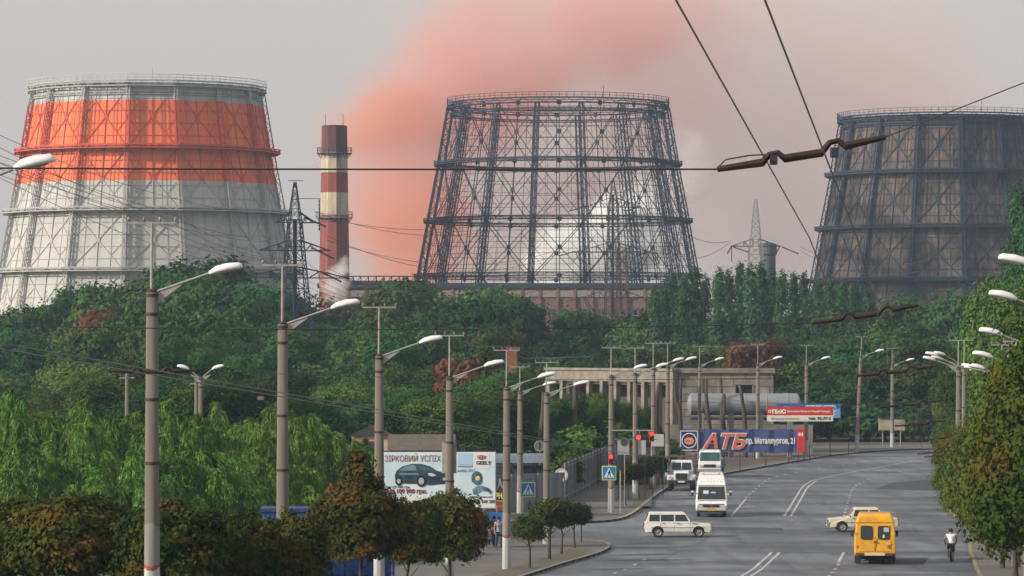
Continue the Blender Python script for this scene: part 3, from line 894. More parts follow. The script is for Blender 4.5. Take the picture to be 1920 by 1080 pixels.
# ------------------------------------------------------------------ vegetation
import numpy as np
rng = np.random.default_rng(11)
def quads_mesh(name, C, U, V, m):
    """leaf quads from centres and half-axes"""
    n = len(C)
    P = np.empty((n, 4, 3)); P[:, 0] = C - U; P[:, 1] = C - V * 0.9; P[:, 2] = C + U; P[:, 3] = C + V
    me = bpy.data.meshes.new(name)
    me.vertices.add(n * 4); me.vertices.foreach_set('co', P.reshape(-1).astype(np.float32))
    me.loops.add(n * 4); me.loops.foreach_set('vertex_index', np.arange(n * 4, dtype=np.int32))
    me.polygons.add(n); me.polygons.foreach_set('loop_start', np.arange(0, n * 4, 4, dtype=np.int32))
    me.update(calc_edges=True)
    me.materials.append(m)
    return me
def unit(v): return v / np.maximum(1e-9, np.linalg.norm(v, axis=1, keepdims=True))
def leafy(name, lobes, nclump, per, csize, leaf, m, inner=0.25, flat=0.5, droop=0.0, asp=0.62):
    lob = np.array(lobes, float)
    area = (lob[:, 3] * lob[:, 5]) ** 0.9
    idx = rng.choice(len(lob), nclump, p=area / area.sum())
    d = unit(rng.normal(size=(nclump, 3)))
    d[:, 2] = np.where(d[:, 2] < -0.55, -d[:, 2] * .4, d[:, 2]); d = unit(d)
    rad = 1.0 - inner * rng.random(nclump) ** 1.5 + 0.10 * rng.normal(size=nclump)
    cc = lob[idx, :3] + d * rad[:, None] * lob[idx, 3:6]
    k = rng.integers(int(per * .5), int(per * 1.5), nclump)
    ci = np.repeat(np.arange(nclump), k)
    n = len(ci)
    cs = csize * (0.6 + 0.8 * rng.random(nclump))
    off = rng.normal(size=(n, 3)) * 0.5
    off[:, 2] *= flat
    off *= cs[ci][:, None]
    off[:, 2] -= droop * np.linalg.norm(off[:, :2], axis=1)
    C = cc[ci] + off
    N = unit(d[ci] * 0.7 + unit(off / csize) * .75 + rng.normal(size=(n, 3)) * 0.42 + np.array([0, 0, 0.25]))
    T = unit(np.cross(N, rng.normal(size=(n, 3))))
    B = np.cross(N, T)
    s = leaf * (0.5 + 1.0 * rng.random(n))
    return quads_mesh(name, C, T * s[:, None], B * s[:, None] * asp, m)
def trunk_mb(H, r, limbs, spread, zlow=0.35, seed=0, lean=0.0):
    rd = random.Random(seed)
    mb = MB(); mb.smooth = True
    pts = [Vector((rd.uniform(-.02, .02) * H * i + lean * H * i / 4, rd.uniform(-.02, .02) * H * i, H * i / 4)) for i in range(5)]
    mb.tube([pts[0] - Vector((0, 0, .4))] + pts, [r * 1.25, r * 1.1, r * .9, r * .7, r * .45, r * .15], 8)
    for k in range(limbs):
        z = H * (zlow + (0.85 - zlow) * k / max(1, limbs)); a = k * 2.4 + rd.random()
        i = min(3, int(z / H * 4)); p = pts[i].lerp(pts[i + 1], z / H * 4 - i)
        L_ = spread * rd.uniform(.5, .95)
        q = p + Vector((math.cos(a) * L_ * .5, math.sin(a) * L_ * .5, L_ * .35)); e = p + Vector((math.cos(a) * L_, math.sin(a) * L_, L_ * .9))
        mb.tube([p, q, e], [r * .45, r * .28, r * .08], 5)
    return mb
BARK = mat('dark_bark', (.045, .035, .028), (.085, .07, .055), scale=4, rough=.95, stretch=(1, 1, .3))
BARKG = mat('grey_bark', (.07, .06, .05), (.13, .115, .10), scale=4, rough=.95, stretch=(1, 1, .3))
L_DARK = leafmat('wood_leaves', [(.012, .042, .012), (.028, .078, .018), (.060, .125, .025)], .30, .14, .045, .45)
L_MID = leafmat('bright_wood_leaves', [(.022, .062, .012), (.048, .11, .02), (.085, .16, .03)], .30, .14, .05, .4)
L_POP = leafmat('poplar_leaves', [(.02, .065, .03), (.038, .10, .04), (.06, .14, .045)], .4, .25, .02, .25)
L_WIL = leafmat('willow_leaves', [(.020, .068, .014), (.085, .185, .030), (.24, .38, .08)], 1.6, .16, .02, .2)
L_GLB = leafmat('brown_olive_leaves', [(.015, .036, .006), (.046, .064, .010), (.13, .072, .012)], .7, .15, .015, .25)
L_ORG = leafmat('orange_brown_leaves', [(.026, .042, .008), (.070, .062, .012), (.25, .080, .016)], .8, .2, .012, .2)
L_STR = leafmat('street_tree_leaves', [(.014, .035, .008), (.032, .055, .012), (.075, .06, .014)], .9, .15, .02, .25)
L_RGT = leafmat('olive_leaves', [(.026, .055, .008), (.065, .105, .015), (.15, .085, .015)], .7, .25, .015, .25)
L_BRN = leafmat('rust_brown_leaves', [(.05, .035, .015), (.12, .055, .022), (.16, .07, .03)], .5, .2, .01, .15)

def proto(name, trunkmb, tm, crown, H, label='', cat='tree'):
    root = thing(name, label, cat)
    trunkmb.build('trunk', tm, root, fix=False)
    obj('crown', crown, root)
    root['H'] = H
    return root
def lobes_round(H, W, n, seed, low=.25):
    rd = random.Random(seed)
    L_ = [(0, 0, H * .60, W * .30, W * .30, H * .26)]
    for k in range(n):
        a = rd.random() * 2 * PI; zz = rd.uniform(low + .1, .86)
        rr = W * .5 * (1 - abs(zz - .5) * 1.1) * rd.uniform(.45, .75)
        s = W * rd.uniform(.14, .22)
        L_.append((math.cos(a) * rr, math.sin(a) * rr, H * zz, s, s, s * rd.uniform(.7, 1.0)))
    return L_
PROTOS = []
for i, (W, n, m_) in enumerate(((10.0, 11, L_DARK), (11.5, 14, L_DARK), (9.0, 10, L_MID), (12.0, 13, L_MID), (8.0, 9, L_DARK))):
    PROTOS.append(proto('broadleaf_tree', trunk_mb(9.5, .28, 7, 3.5, .3, i), BARK,
                        leafy('crown', lobes_round(12, W, n, i + 3), 330, 34, 1.05, .22, m_, inner=.22, flat=.6), 12.0))
pop = proto('poplar_tree', trunk_mb(13, .2, 5, 1.2, .2, 3), BARKG,
            leafy('crown', [(0, 0, 3 + i * 1.35, 1.0 * (1 - abs(i - 3) / 8.5), 1.0 * (1 - abs(i - 3) / 8.5), 1.5) for i in range(9)], 230, 30, .5, .15, L_POP, inner=.5, flat=1.3), 15.2)
pop2 = proto('poplar_tree', trunk_mb(13, .2, 5, 1.2, .2, 3), BARKG,
            leafy('crown', [(0.3 * math.sin(i * 2.1), 0, 2.6 + i * 1.3, 1.45 * (1 - abs(i - 3) / 9.5), 1.3 * (1 - abs(i - 3) / 9.5), 1.3) for i in range(10)], 800, 40, .5, .10, L_POP, inner=.5, flat=1.2), 15.6)
FINE = [proto('broadleaf_tree', trunk_mb(9.5, .25, 7, 3.5, .3, 40 + i), BARK, leafy('crown', lobes_round(12, W, n, i + 43), 950, 44, .85, .115, m_, inner=.22, flat=.65), 12.0) for i, (W, n, m_) in enumerate(((9.5, 12, L_MID), (10.5, 14, L_DARK)))]
used = {}
for i_, p_ in enumerate(PROTOS + FINE + [pop, pop2]): p_['pid'] = i_
def plant(pr, x, y, h, label, group, wide=1.0, cat=None):
    k = h / pr['H']
    rz = random.random() * 6.28
    if pr.name not in used:
        used[pr.name] = 1; o = pr
        o.location = (x, y, g(y) + 0.0); o.rotation_euler.z = rz; o.scale = (k * wide, k * wide, k)
        o['label'] = label; o['group'] = group
        return o
    return dup(pr, (x, y, g(y)), rz, label, group, (k * wide, k * wide, k))
ORD = ['first', 'second', 'third', 'fourth', 'fifth', 'sixth', 'seventh', 'eighth', 'ninth', 'tenth', 'eleventh', 'twelfth', 'thirteenth', 'fourteenth']
SKY_ = [(-60, 575), (60, 572), (100, 553), (150, 548), (200, 518), (250, 508), (300, 492), (345, 478), (395, 490), (435, 500), (455, 540), (500, 533), (560, 545), (600, 550), (650, 565), (705, 550), (730, 522), (765, 515), (800, 540), (845, 545), (880, 515), (915, 515), (950, 550), (980, 585), (1010, 605), (1045, 590), (1090, 570), (1150, 580), (1200, 590), (1230, 600), (1300, 585), (1400, 585), (1500, 580), (1600, 572), (1640, 560), (1700, 540), (1760, 560), (1820, 560), (1870, 540), (1930, 520), (2000, 510)]
def sky_y(px):
    for (a, ya), (b, yb) in zip(SKY_, SKY_[1:]):
        if px <= b: return ya + (yb - ya) * (px - a) / (b - a)
    return SKY_[-1][1]
ZONES = [(230, 'under the white tower'), (440, 'behind the nearest lamp post'), (640, 'below the banded chimney'),
         (800, 'right of the banded chimney'), (1000, 'left of the sooty hall'), (1230, 'before the sooty industrial hall'),
         (1450, 'above the ruined building'), (1650, 'behind the overhead banners'), (3000, 'below the rusty brown tower')]
plan = []
def row(D, dpx, step, rowname, x0=-70, x1=1990, jit=12, filt=None, kinds=(0, 1, 2, 3, 4), wide=1.0):
    px = x0
    while px < x1:
        q = px + random.uniform(-.25, .25) * step
        d = D + random.uniform(-14, 14)
        if filt is None or filt(q):
            top = sky_y(q) + dpx + random.uniform(-jit, jit)
            plan.append((rowname, q, d, Z(top, d), random.choice(kinds), wide))
        px += step
row(565, 4, 58, 'skyline row', jit=14)
row(505, 46, 66, 'second row', jit=18)
row(455, 80, 70, 'third row', jit=16)
lf = lambda q: q < 1080 or q > 1460
row(425, 122, 74, 'fourth row', jit=18, filt=lambda q: q < 1040 or q > 1450)
row(350, 150, 84, 'near row', x1=1030, jit=18, filt=lambda q: q < 1000, kinds=(0, 1, 2, 4))
row(300, 185, 92, 'nearest row', x1=960, jit=20, filt=lambda q: q < 660 or 720 < q < 940, kinds=(0, 1, 4))
names = {}
plan.sort(key=lambda t: (t[0], t[1]))
for (rn, q, d, h, kd, wd) in plan:
    zn = next(z for lim, z in ZONES if q < lim)
    key = (rn, zn); names[key] = names.get(key, 0) + 1
    tone = ('dark', 'dark', 'mid green', 'mid green', 'dark')[kd]
    w_ = max(.75, min(1.5, 11.5 / max(h, 6))) if h < 15 else .95
    plant(FINE[kd % 2] if d < 372 else PROTOS[kd], X(q, d), d, max(5.0, h), f"{tone} tree, {ORD[names[key]-1]} from left in the {rn} {zn}", f"wood, {rn} {zn}", w_)
# low shrubs that close the foot of the wood
shr = proto('shrub', trunk_mb(1.4, .08, 5, 1.0, .1, 8), BARK, leafy('crown', [(0, 0, 1.5, 2.0, 1.6, 1.3), (1.4, 0, 1.1, 1.2, 1.1, 1.0), (-1.5, .2, 1.2, 1.3, 1.0, 1.1)], 150, 26, .55, .15, L_DARK, inner=.4), 2.9, cat='shrub')
n_ = 0
for (a, b, D, st, hh) in ((1455, 1760, 424, 34, 4.2), (1815, 1990, 380, 40, 3.4), (880, 1120, 330, 40, 3.6), (1180, 1245, 345, 34, 3.0), (1130, 1180, 318, 30, 3.2)):
    q = a; k = 0
    while q < b:
        place = {424: 'behind the far kerb under the banners', 380: 'behind the far kerb at the right trees', 330: 'behind the metal fence', 345: 'left of the blue banner', 318: 'behind the stalls'}[D]
        plant(shr, X(q, D), D + random.uniform(-4, 4), hh * random.uniform(.8, 1.35), f"dark shrub, {ORD[k % 14]} from left of those {place}", f"shrubs {place}", 1.2)
        q += st; k += 1
# poplars
PP = [(1228, 545), (1245, 532), (1262, 520), (1282, 512), (1302, 498), (1322, 520), (1348, 512), (1366, 515), (1388, 498), (1408, 508), (1428, 500), (1447, 505), (1466, 512), (1488, 518), (1508, 515), (1532, 528), (1556, 524), (1580, 528), (1604, 534), (1628, 545)]
for k, (q, ty) in enumerate(PP):
    D = 540 + (k % 3) * 14
    side = 'left of the grey pylon' if q < 1400 else ('between the pylon and the rusty tower' if q < 1520 else 'in front of the rusty tower')
    plant(pop, X(q, D), D, Z(ty, D) * random.uniform(.98, 1.03), f"slim poplar, {ORD[k % 14]} of the row {side}", 'poplars on the skyline', .95)
for k, (q, ty, D) in enumerate(((1912, 352, 330), (1940, 390, 322), (1880, 520, 338))):
    plant(pop2, X(q, D), D, Z(ty, D), ('tall ragged poplar at the right edge rising above the wood', 'poplar cut by the right edge beside the tall one', 'shorter poplar left of the tall one at the right edge')[k], 'poplars at the right edge', .72)
# mid-distance rusty trees
br1 = proto('brown_tree', trunk_mb(6, .14, 5, 1.6, .3, 5), BARK, leafy('crown', lobes_round(8, 5.5, 8, 77), 150, 26, .75, .2, L_BRN, inner=.4), 8.0)
for (q, ty, D, h_) in ((1395, 625, 440, 9), (1440, 620, 452, 8), (1728, 745, 428, 9), (860, 655, 345, 4), (185, 560, 470, 12), (390, 600, 480, 10), (830, 815, 236, 2.6)):
    z_ = Z(ty, D)
    plant(br1, X(q, D), D, z_, {1395: 'rusty brown tree above the left part of the ruined building', 1440: 'rusty brown tree above the right end of the ruined building', 1728: 'rusty brown tree right of the blank board', 860: 'reddish brown tree behind the fourth lamp post', 185: 'brownish tree in the wood under the white tower', 390: 'brownish tree in the wood right of the nearest lamp post', 830: 'low reddish bush above the car billboard'}[q], 'brown trees in the wood', .8)

# willows
def willow(seed, H=7.6, W=7.5, nf=29):
    r = np.random.default_rng(seed)
    Cs, Us, Vs = [], [], []
    for f in range(nf):
        a = r.random() * 2 * PI; rr = math.sqrt(r.random()) * W * .40
        top = H * (1.0 - .50 * (rr / (W / 2)) ** 2) + r.normal() * .35
        if f % 3 == 2: top *= .72; rr = W * (.36 + .1 * r.random())
        fx, fy = math.cos(a) * rr, math.sin(a) * rr
        for k in range(36):
            b = r.random() * 2 * PI
            bx, by = math.cos(b) * .75 + math.cos(a) * .5, math.sin(b) * .75 + math.sin(a) * .5
            reach = .35 + .75 * r.random(); L_ = min(top - .4, 1.5 + 2.9 * r.random())
            nseg = int(L_ / .13) + 4
            rise = .15 + .25 * r.random()
            px_, py_, pz_ = fx, fy, top
            prev = None
            for i in range(nseg):
                t = i / nseg
                o = reach * (1 - (1 - t) ** 2.2)
                p = np.array((fx + bx * o, fy + by * o, top + rise * math.sin(min(1, t * 3) * PI) * .6 - L_ * t ** 1.5))
                if prev is not None:
                    d = p - prev; d /= max(1e-6, np.linalg.norm(d))
                    side = np.array((r.normal(), r.normal(), r.normal() * .4)); side -= d * side.dot(d); side /= max(1e-6, np.linalg.norm(side))
                    ud = d * .95 + side * .22
                    Cs.append(p + side * .05 + r.normal(size=3) * .03); Us.append(ud * (.12 + .06 * r.random()))
                    v = np.cross(ud, r.normal(size=3)); v /= max(1e-6, np.linalg.norm(v)); Vs.append(v * (.020 + .018 * r.random()))
                prev = p
    return np.array(Cs), np.array(Us), np.array(Vs)
WP = []
for sd_ in (1, 2, 3):
    C_, U_, V_ = willow(sd_)
    WP.append(proto('willow_tree', trunk_mb(5.5, .22, 8, 2.4, .3, sd_ + 20), BARK, quads_mesh('crown', C_, U_, V_, L_WIL), 7.7))
WPX = [(-30, 770, 215), (40, 752, 205), (110, 768, 218), (180, 765, 200), (150, 800, 190), (255, 775, 212), (330, 770, 196), (395, 775, 210), (455, 795, 200), (60, 840, 180), (250, 850, 178), (350, 845, 180), (480, 800, 215), (520, 770, 222), (560, 785, 205), (500, 850, 188), (610, 815, 214), (650, 825, 208), (690, 835, 218), (430, 865, 182)]
nearof = lambda q: 'at the left edge' if q < 90 else 'left of the nearest lamp post' if q < 285 else 'between the first and second lamp posts' if q < 525 else 'behind the orange-brown street tree'
for k, (q, ty, D) in enumerate(WPX):
    WPK = WP[k % 3]
    h_ = Z(ty, D) - g(D)
    dp = 'low front' if ty > 830 else 'tall'
    c_ = sum(1 for (q2, t2, D2) in WPX[:k] if nearof(q2) == nearof(q) and (t2 > 830) == (ty > 830))
    plant(WPK, X(q, D), D, h_, f"{dp} bright green willow, {ORD[c_]} of those {nearof(q)}", 'weeping willows behind the street trees', 1.0 if h_ > 6.5 else 1.3)

# globe-shaped street trees
def street_tree(name, H, W, leaf, m, n, seed, base, cone=0.0, per=26):
    rd = random.Random(seed)
    L_ = [(0, 0, base + (H - base) * .5, W * .42, W * .42, (H - base) * .45)]
    for k in range(7):
        a = k * .9 + rd.random(); L_.append((math.cos(a) * W * .24, math.sin(a) * W * .24, base + (H - base) * rd.uniform(.3, .72), W * .25, W * .25, (H - base) * .26))
    if cone:
        for k in range(4): L_.append((0, 0, H + cone * k / 4 - .4, W * .2 * (1 - k / 4.5), W * .2 * (1 - k / 4.5), cone * .3))
    t = trunk_mb(base + (H - base) * .7, .075, 7, W * .38, base / H, seed)
    return proto(name, t, BARK, leafy('crown', L_, n, per, .30, leaf, m, inner=.22, flat=.6, droop=.15), H + cone * .8)
G1 = street_tree('street_tree', 3.6, 3.2, .07, L_GLB, 800, 1, .7, per=44)
G2 = street_tree('street_tree', 3.5, 3.0, .07, L_GLB, 800, 2, .8, per=44)
G3 = street_tree('orange_street_tree', 3.9, 3.6, .07, L_ORG, 850, 3, 1.0, cone=1.2, per=44)
GP = [(G1, 18, 935, 112, 1.0, 'brown-olive globe street tree at the bottom left corner'), (G2, 138, 930, 106, 1.15, 'wide dark globe street tree left of the nearest lamp post'),
      (G1, 325, 938, 104, 1.05, 'large brown globe street tree just right of the nearest lamp post'), (G2, 455, 966, 107, .9, 'brown globe street tree left of the second lamp post'),
      (G1, 545, 958, 109, .78, 'darker globe street tree right of the second lamp post'), (G3, 675, 845, 128, .98, 'pointed orange-brown street tree left of the third lamp post'),
      (G2, 765, 938, 138, .8, 'brown globe street tree under the car billboard'), (G1, 842, 918, 152, .92, 'round olive street tree in front of the fourth lamp post')]
for pr, q, ty, D, wd, lb in GP:
    h_ = Z(ty, D) - g(D)
    plant(pr, X(q, D), D, h_, lb, 'clipped street trees on the near left pavement', wd)
S1 = street_tree('young_street_tree', 2.9, 1.75, .055, L_STR, 420, 5, 1.35)
SP = [(993, 968, 178, 1.0, 'small globe tree on a thin trunk nearest the kerb corner'), (1030, 934, 187, 1.1, 'taller globe tree behind the nearest small one on the corner'), (1052, 945, 193, .95, 'olive globe tree in the middle of the corner group'),
      (1078, 944, 199, .9, 'globe tree second from the end of the corner group'), (1090, 942, 205, .8, 'rear globe tree of the corner group near the crossing'),
      (1172, 868, 252, 1.25, 'small globe tree beyond the crossing near the right-hand walker sign'), (1197, 858, 264, 1.3, 'dark globe tree beyond the crossing, middle one'), (1220, 853, 280, 1.35, 'olive globe tree beyond the crossing nearest the parked truck'),
      (640, 1000, 150, .8, 'small globe tree low behind the orange-brown one')]
for q, ty, D, wd, lb in SP[:-1]:
    plant(S1, X(q, D), D, Z(ty, D) - g(D), lb, 'young globe trees on the pavement corners', wd)
bb = street_tree('round_bush', 2.4, 2.2, .11, L_MID, 160, 9, .1)
for q, ty, D, wd, lb in ((1075, 800, 300, 1.2, 'bright green bush behind the grey metal fence'), (1100, 815, 305, 1.1, 'bright green bush right of the round sign'), (1250, 820, 330, 1.0, 'green bush left of the blue banner'), (1215, 842, 292, 1.3, 'dark bush before the kiosk and left of the white-shirted person'), (1060, 850, 268, .9, 'low green bush behind the fence corner')):
    plant(bb, X(q, D), D, Z(ty, D), lb, 'green bushes near the fence', wd)
# big right-hand row
RT = []
for sd_ in (31, 32):
    rd = random.Random(sd_)
    L_ = [(0, 0, 3.4, 1.6, 1.6, 2.4)] + [(math.cos(k * 1.3) * 1.05, math.sin(k * 1.3) * 1.05, rd.uniform(1.55, 5.2), .95, .95, .9) for k in range(10)]
    RT.append(proto('roadside_tree', trunk_mb(4.6, .11, 8, 1.4, .25, sd_), BARK, leafy('crown', L_, 1300, 40, .36, .062, L_RGT, inner=.22, flat=.7, droop=.15), 6.6))
RP = [(2000, 500, 122, .95), (1962, 600, 138, .95), (1932, 665, 152, .9), (1905, 716, 165, .85), (1880, 732, 178, .85), (1852, 748, 192, .85), (1828, 762, 208, .85), (1806, 780, 228, .92), (1792, 805, 250, .95), (2030, 620, 140, 1.0), (1990, 600, 165, 1.0)]
for k, (q, ty, D, wd) in enumerate(RP):
    plant(RT[k % 2], X(q, D), D, Z(ty, D) - g(D), (['nearest olive and orange tree at the right edge', 'second roadside tree from the right edge', 'third roadside tree along the right kerb', 'fourth roadside tree along the right kerb', 'fifth roadside tree, above the kerb corner', 'sixth roadside tree, overhanging the pavement', 'seventh roadside tree, beside the crossing', 'eighth roadside tree, beyond the crossing', 'last and smallest roadside tree up the right kerb', 'olive tree cut off by the right edge, upper one', 'olive tree cut off by the right edge, lower one'])[k], 'olive roadside trees on the right', wd)
rb = [(1880, 560, 300), (1840, 590, 330), (1915, 500, 290), (1800, 700, 340), (1850, 680, 300), (1905, 620, 260), (1940, 480, 310)]
for k, (q, ty, D) in enumerate(rb):
    plant(FINE[0], X(q, D), D, Z(ty, D), f"mid green tree, {ORD[k]} of the clump above the right-hand lamps", 'trees above the right-hand lamps', .75)
for k, (q, ty, D, h_) in enumerate(((1062, 728, 330, .8), (1100, 718, 338, .8), (1138, 728, 334, .75), (1172, 735, 340, .6), (1030, 740, 318, .8), (1085, 780, 322, .8), (1150, 780, 326, .7), (1122, 765, 320, .7), (1205, 752, 344, .5), (1228, 780, 344, .5))):
    plant(FINE[k % 2], X(q, D), D, Z(ty, D), f"low tree, {ORD[k]} of the thicket hiding the column bays", 'thicket before the column bays', h_)
# bare pruned trunks
def pruned(px, base_py, top_py, D, fork, lean, label, w_=.17):
    z = Z(top_py, D); x = X(px, D)
    mb = MB(); mb.smooth = True
    pts = [Vector((lean * t + .14 * math.sin(t * 5 + px), .1 * math.sin(t * 7 + px), z * t)) for t in (0, .2, .4, .6, .8, 1)]
    mb.tube([pts[0] - Vector((0, 0, .3))] + pts, [w_ * 1.3, w_ * 1.2, w_ * 1.15, w_, w_ * .9, w_ * .8, w_ * .65], 8)
    r = thing('pruned_tree', label, 'tree', (x, D, 0), 0, 'lopped bare trees in front of the ruined building')
    mb.build('trunk', BARK, r, fix=False)
    if fork:
        mb = MB(); p = pts[3]; mb.tube([p, p + Vector((fork * .35, 0, z * .12)), p + Vector((fork * .5, 0, z * .38))], [w_ * .8, w_ * .7, w_ * .5], 7)
        mb.build('branch_stub', BARK, r, fix=False)
for a in ((1277, 0, 708, 357, -1, .0, 'forked lopped tree left of the others, right of the lamp post'), (1322, 0, 712, 361, 0, -.3, 'thin lopped trunk, left one of a close pair'), (1333, 0, 712, 357, 0, -.4, 'thick lopped trunk, right one of a close pair'),
          (1352, 0, 738, 355, .6, .3, 'short crooked lopped trunk in front of the tank'), (1366, 0, 710, 361, 0, -.9, 'leaning lopped trunk across the tank'), (1400, 0, 720, 357, 0, -.6, 'lopped trunk leaning left under the dark window'),
          (1226, 0, 720, 330, -1, .5, 'dark crooked lopped tree before the column bays'), (1072, 0, 720, 318, 0, .2, 'dark lopped trunk at the left end of the ruined building'), (1015, 0, 735, 300, 1, 0.1, 'thick dark trunk left of the ruined building')):
    pruned(a[0], a[1], a[2], a[3], a[4], a[5], a[6], .22 if a[0] > 1100 else .3)
# ------------------------------------------------------------------ street lamps
def polemat(painted=True):
    m, nt, b = newmat('pole_concrete')
    N = nt.nodes.new; L = nt.links.new
    tc = N('ShaderNodeTexCoord'); sep = N('ShaderNodeSeparateXYZ'); L(tc.outputs['Object'], sep.inputs[0])
    r = N('ShaderNodeValToRGB'); r.color_ramp.interpolation = 'CONSTANT'
    mr = N('ShaderNodeMapRange'); mr.inputs['From Max'].default_value = 10.0
    n0 = N('ShaderNodeTexNoise'); n0.inputs['Scale'].default_value = 3.0; n0.inputs['Detail'].default_value = 6; L(tc.outputs['Object'], n0.inputs['Vector'])
    ma = N('ShaderNodeMath'); ma.operation = 'MULTIPLY_ADD'; ma.inputs[1].default_value = .45; L(n0.outputs['Fac'], ma.inputs[0]); L(sep.outputs[2], ma.inputs[2])
    L(ma.outputs[0], mr.inputs[0]); L(mr.outputs[0], r.inputs[0])
    e = r.color_ramp.elements
    st_ = [(0, (.38, .39, .39)), (1.92, (.24, .06, .045)), (2.04, (.20, .19, .17)), (3.1, (.140, .126, .103))] if painted else [(0, (.15, .13, .11)), (2, (.2, .18, .15)), (5, (.165, .145, .115))]
    while len(e) < len(st_): e.new(.5)
    for i, (z, c) in enumerate(st_): e[i].position = z / 10; e[i].color = (*c, 1)
    mp = N('ShaderNodeMapping'); mp.inputs['Scale'].default_value = (9, 9, .5); L(tc.outputs['Object'], mp.inputs[0])
    n = N('ShaderNodeTexNoise'); n.inputs['Scale'].default_value = 1.0; n.inputs['Detail'].default_value = 7; L(mp.outputs[0], n.inputs['Vector'])
    m2 = N('ShaderNodeMapRange'); m2.inputs['From Min'].default_value = .3; m2.inputs['From Max'].default_value = .7; m2.inputs['To Min'].default_value = .75; m2.inputs['To Max'].default_value = 1.2; L(n.outputs['Fac'], m2.inputs[0])
    hs = N('ShaderNodeHueSaturation'); L(r.outputs[0], hs.inputs['Color']); L(m2.outputs[0], hs.inputs['Value']); L(hs.outputs[0], b.inputs['Base Color'])
    b.inputs['Roughness'].default_value = .9
    return m
POLE = polemat(); POLEN = polemat(False)
LAMPW = mat('lamp_shell_white', (.86, .86, .85), (.76, .76, .75), scale=3, rough=.4)
LAMPG = mat('lamp_lens', (.14, .13, .12), (.2, .2, .18), rough=.3)
ARMM = mat('pale_pipe_steel', (.36, .35, .32), (.26, .25, .23), rough=.6, scale=5)
BANDM = mat('black_band', (.03, .028, .025), (.06, .04, .03), rough=.7)
INSW = mat('brown_pin_insulator', (.12, .08, .06), (.3, .26, .2), rough=.4)
def lamp_head(par, base, d, up=.24):
    """cobra head at the end of the arm; base = where the arm enters, d = unit direction"""
    d = Vector((d[0], d[1], up)).normalized()
    mb = MB(); mb.smooth = True
    side = d.cross(Vector((0, 0, 1))).normalized(); upv = side.cross(d).normalized()
    st = [(0, .06, .06, 0), (.06, .10, .09, 0), (.20, .14, .14, .02), (.5, .165, .155, .02), (.80, .155, .125, .0), (.88, .11, .08, -.01)]
    vs, fs = [], []
    n = 10
    for (t, a, b, o) in st:
        for k in range(n):
            th = 2 * PI * k / n; zz = math.sin(th) * b * (1.0 if math.sin(th) > 0 else .45)
            vs.append(Vector(base) + d * t + side * math.cos(th) * a + upv * (zz + o))
    for i in range(len(st) - 1):
        for k in range(n):
            k2 = (k + 1) % n; fs.append((i * n + k, i * n + k2, (i + 1) * n + k2, (i + 1) * n + k))
    fs.append(tuple(range(n))[::-1]); fs.append(tuple((len(st) - 1) * n + k for k in range(n)))
    mb.add(vs, fs)
    h = mb.build('lamp_head', LAMPW, par)
    mb = MB(); mb.bar(Vector(base) + d * .3 - upv * .05, Vector(base) + d * .72 - upv * .045, .17, .05, up=upv)
    mb.build('lens', LAMPG, h)
def lamp_post(label, H=9.1, side=1, armL=1.45, mast=True, heads=(1,), group='street lamps on concrete poles', mastH=1.85, r0=.215, r1=.145, arm_rise=.5, pm_=None):
    root = thing('street_lamp', label, 'street lamp', group=group)
    mb = MB(); mb.smooth = True
    mb.lathe([(r0, -.3), (r0, 0), (r1, H)], 16); p_ = mb.build('pole', pm_ or POLE, root)
    mb = MB(); mb.smooth = True; mb.lathe([(r1 * .9, H), (r1 * .95, H + .03), (r1 * .5, H + .09)], 12); mb.build('pole_cap', BANDM, p_)
    for zb in (H - .12, H - .62, H - 2.9, H - 4.6):
        rr = r0 + (r1 - r0) * zb / H
        mb = MB(); mb.lathe([(rr, zb), (rr + .02, zb + .005), (rr + .02, zb + .075), (rr, zb + .08)], 14, caps=False); mb.build('band', BANDM, root, fix=False)
    for s_ in heads:
        sd = side * s_
        a = Vector((sd * .12, 0, H + .02)); b_ = Vector((sd * armL, 0, H + arm_rise))
        mb = MB(); mb.tube([a - Vector((sd * .1, 0, .05)), a, b_, b_ + Vector((sd * .12, 0, .03))], .033, 7)
        mb.tube([(sd * .14, 0, H - .28), (sd * .75, 0, H + .2)], .02, 6)
        arm = mb.build('arm', ARMM, root)
        mb = MB(); mb.prism([(sd * .14, H - .28), (sd * .14, H + .03), (sd * .7, H + .2)], -.012, .012); mb.build('bracket_plate', ARMM, arm)
        lamp_head(root, b_ + Vector((sd * .02, 0, 0)), (sd, 0))
    if mast:
        mb = MB(); mb.tube([(-.02, 0, H - .4), (0, 0, H + mastH)], .036, 7); ms = mb.build('mast', ARMM, root)
        mb = MB(); mb.bar((-.62, 0, H + mastH), (.62, 0, H + mastH), .055); mb.build('crossbar', ARMM, ms)
        for xx in (-.6, -.2, .2, .6):
            mb = MB(); mb.lathe([(.012, H + mastH + .02), (.03, H + mastH + .06), (.035, H + mastH + .1), (.02, H + mastH + .16)], 8, (xx, 0, 0)); mb.build('pin_insulator', INSW, ms)
    return root
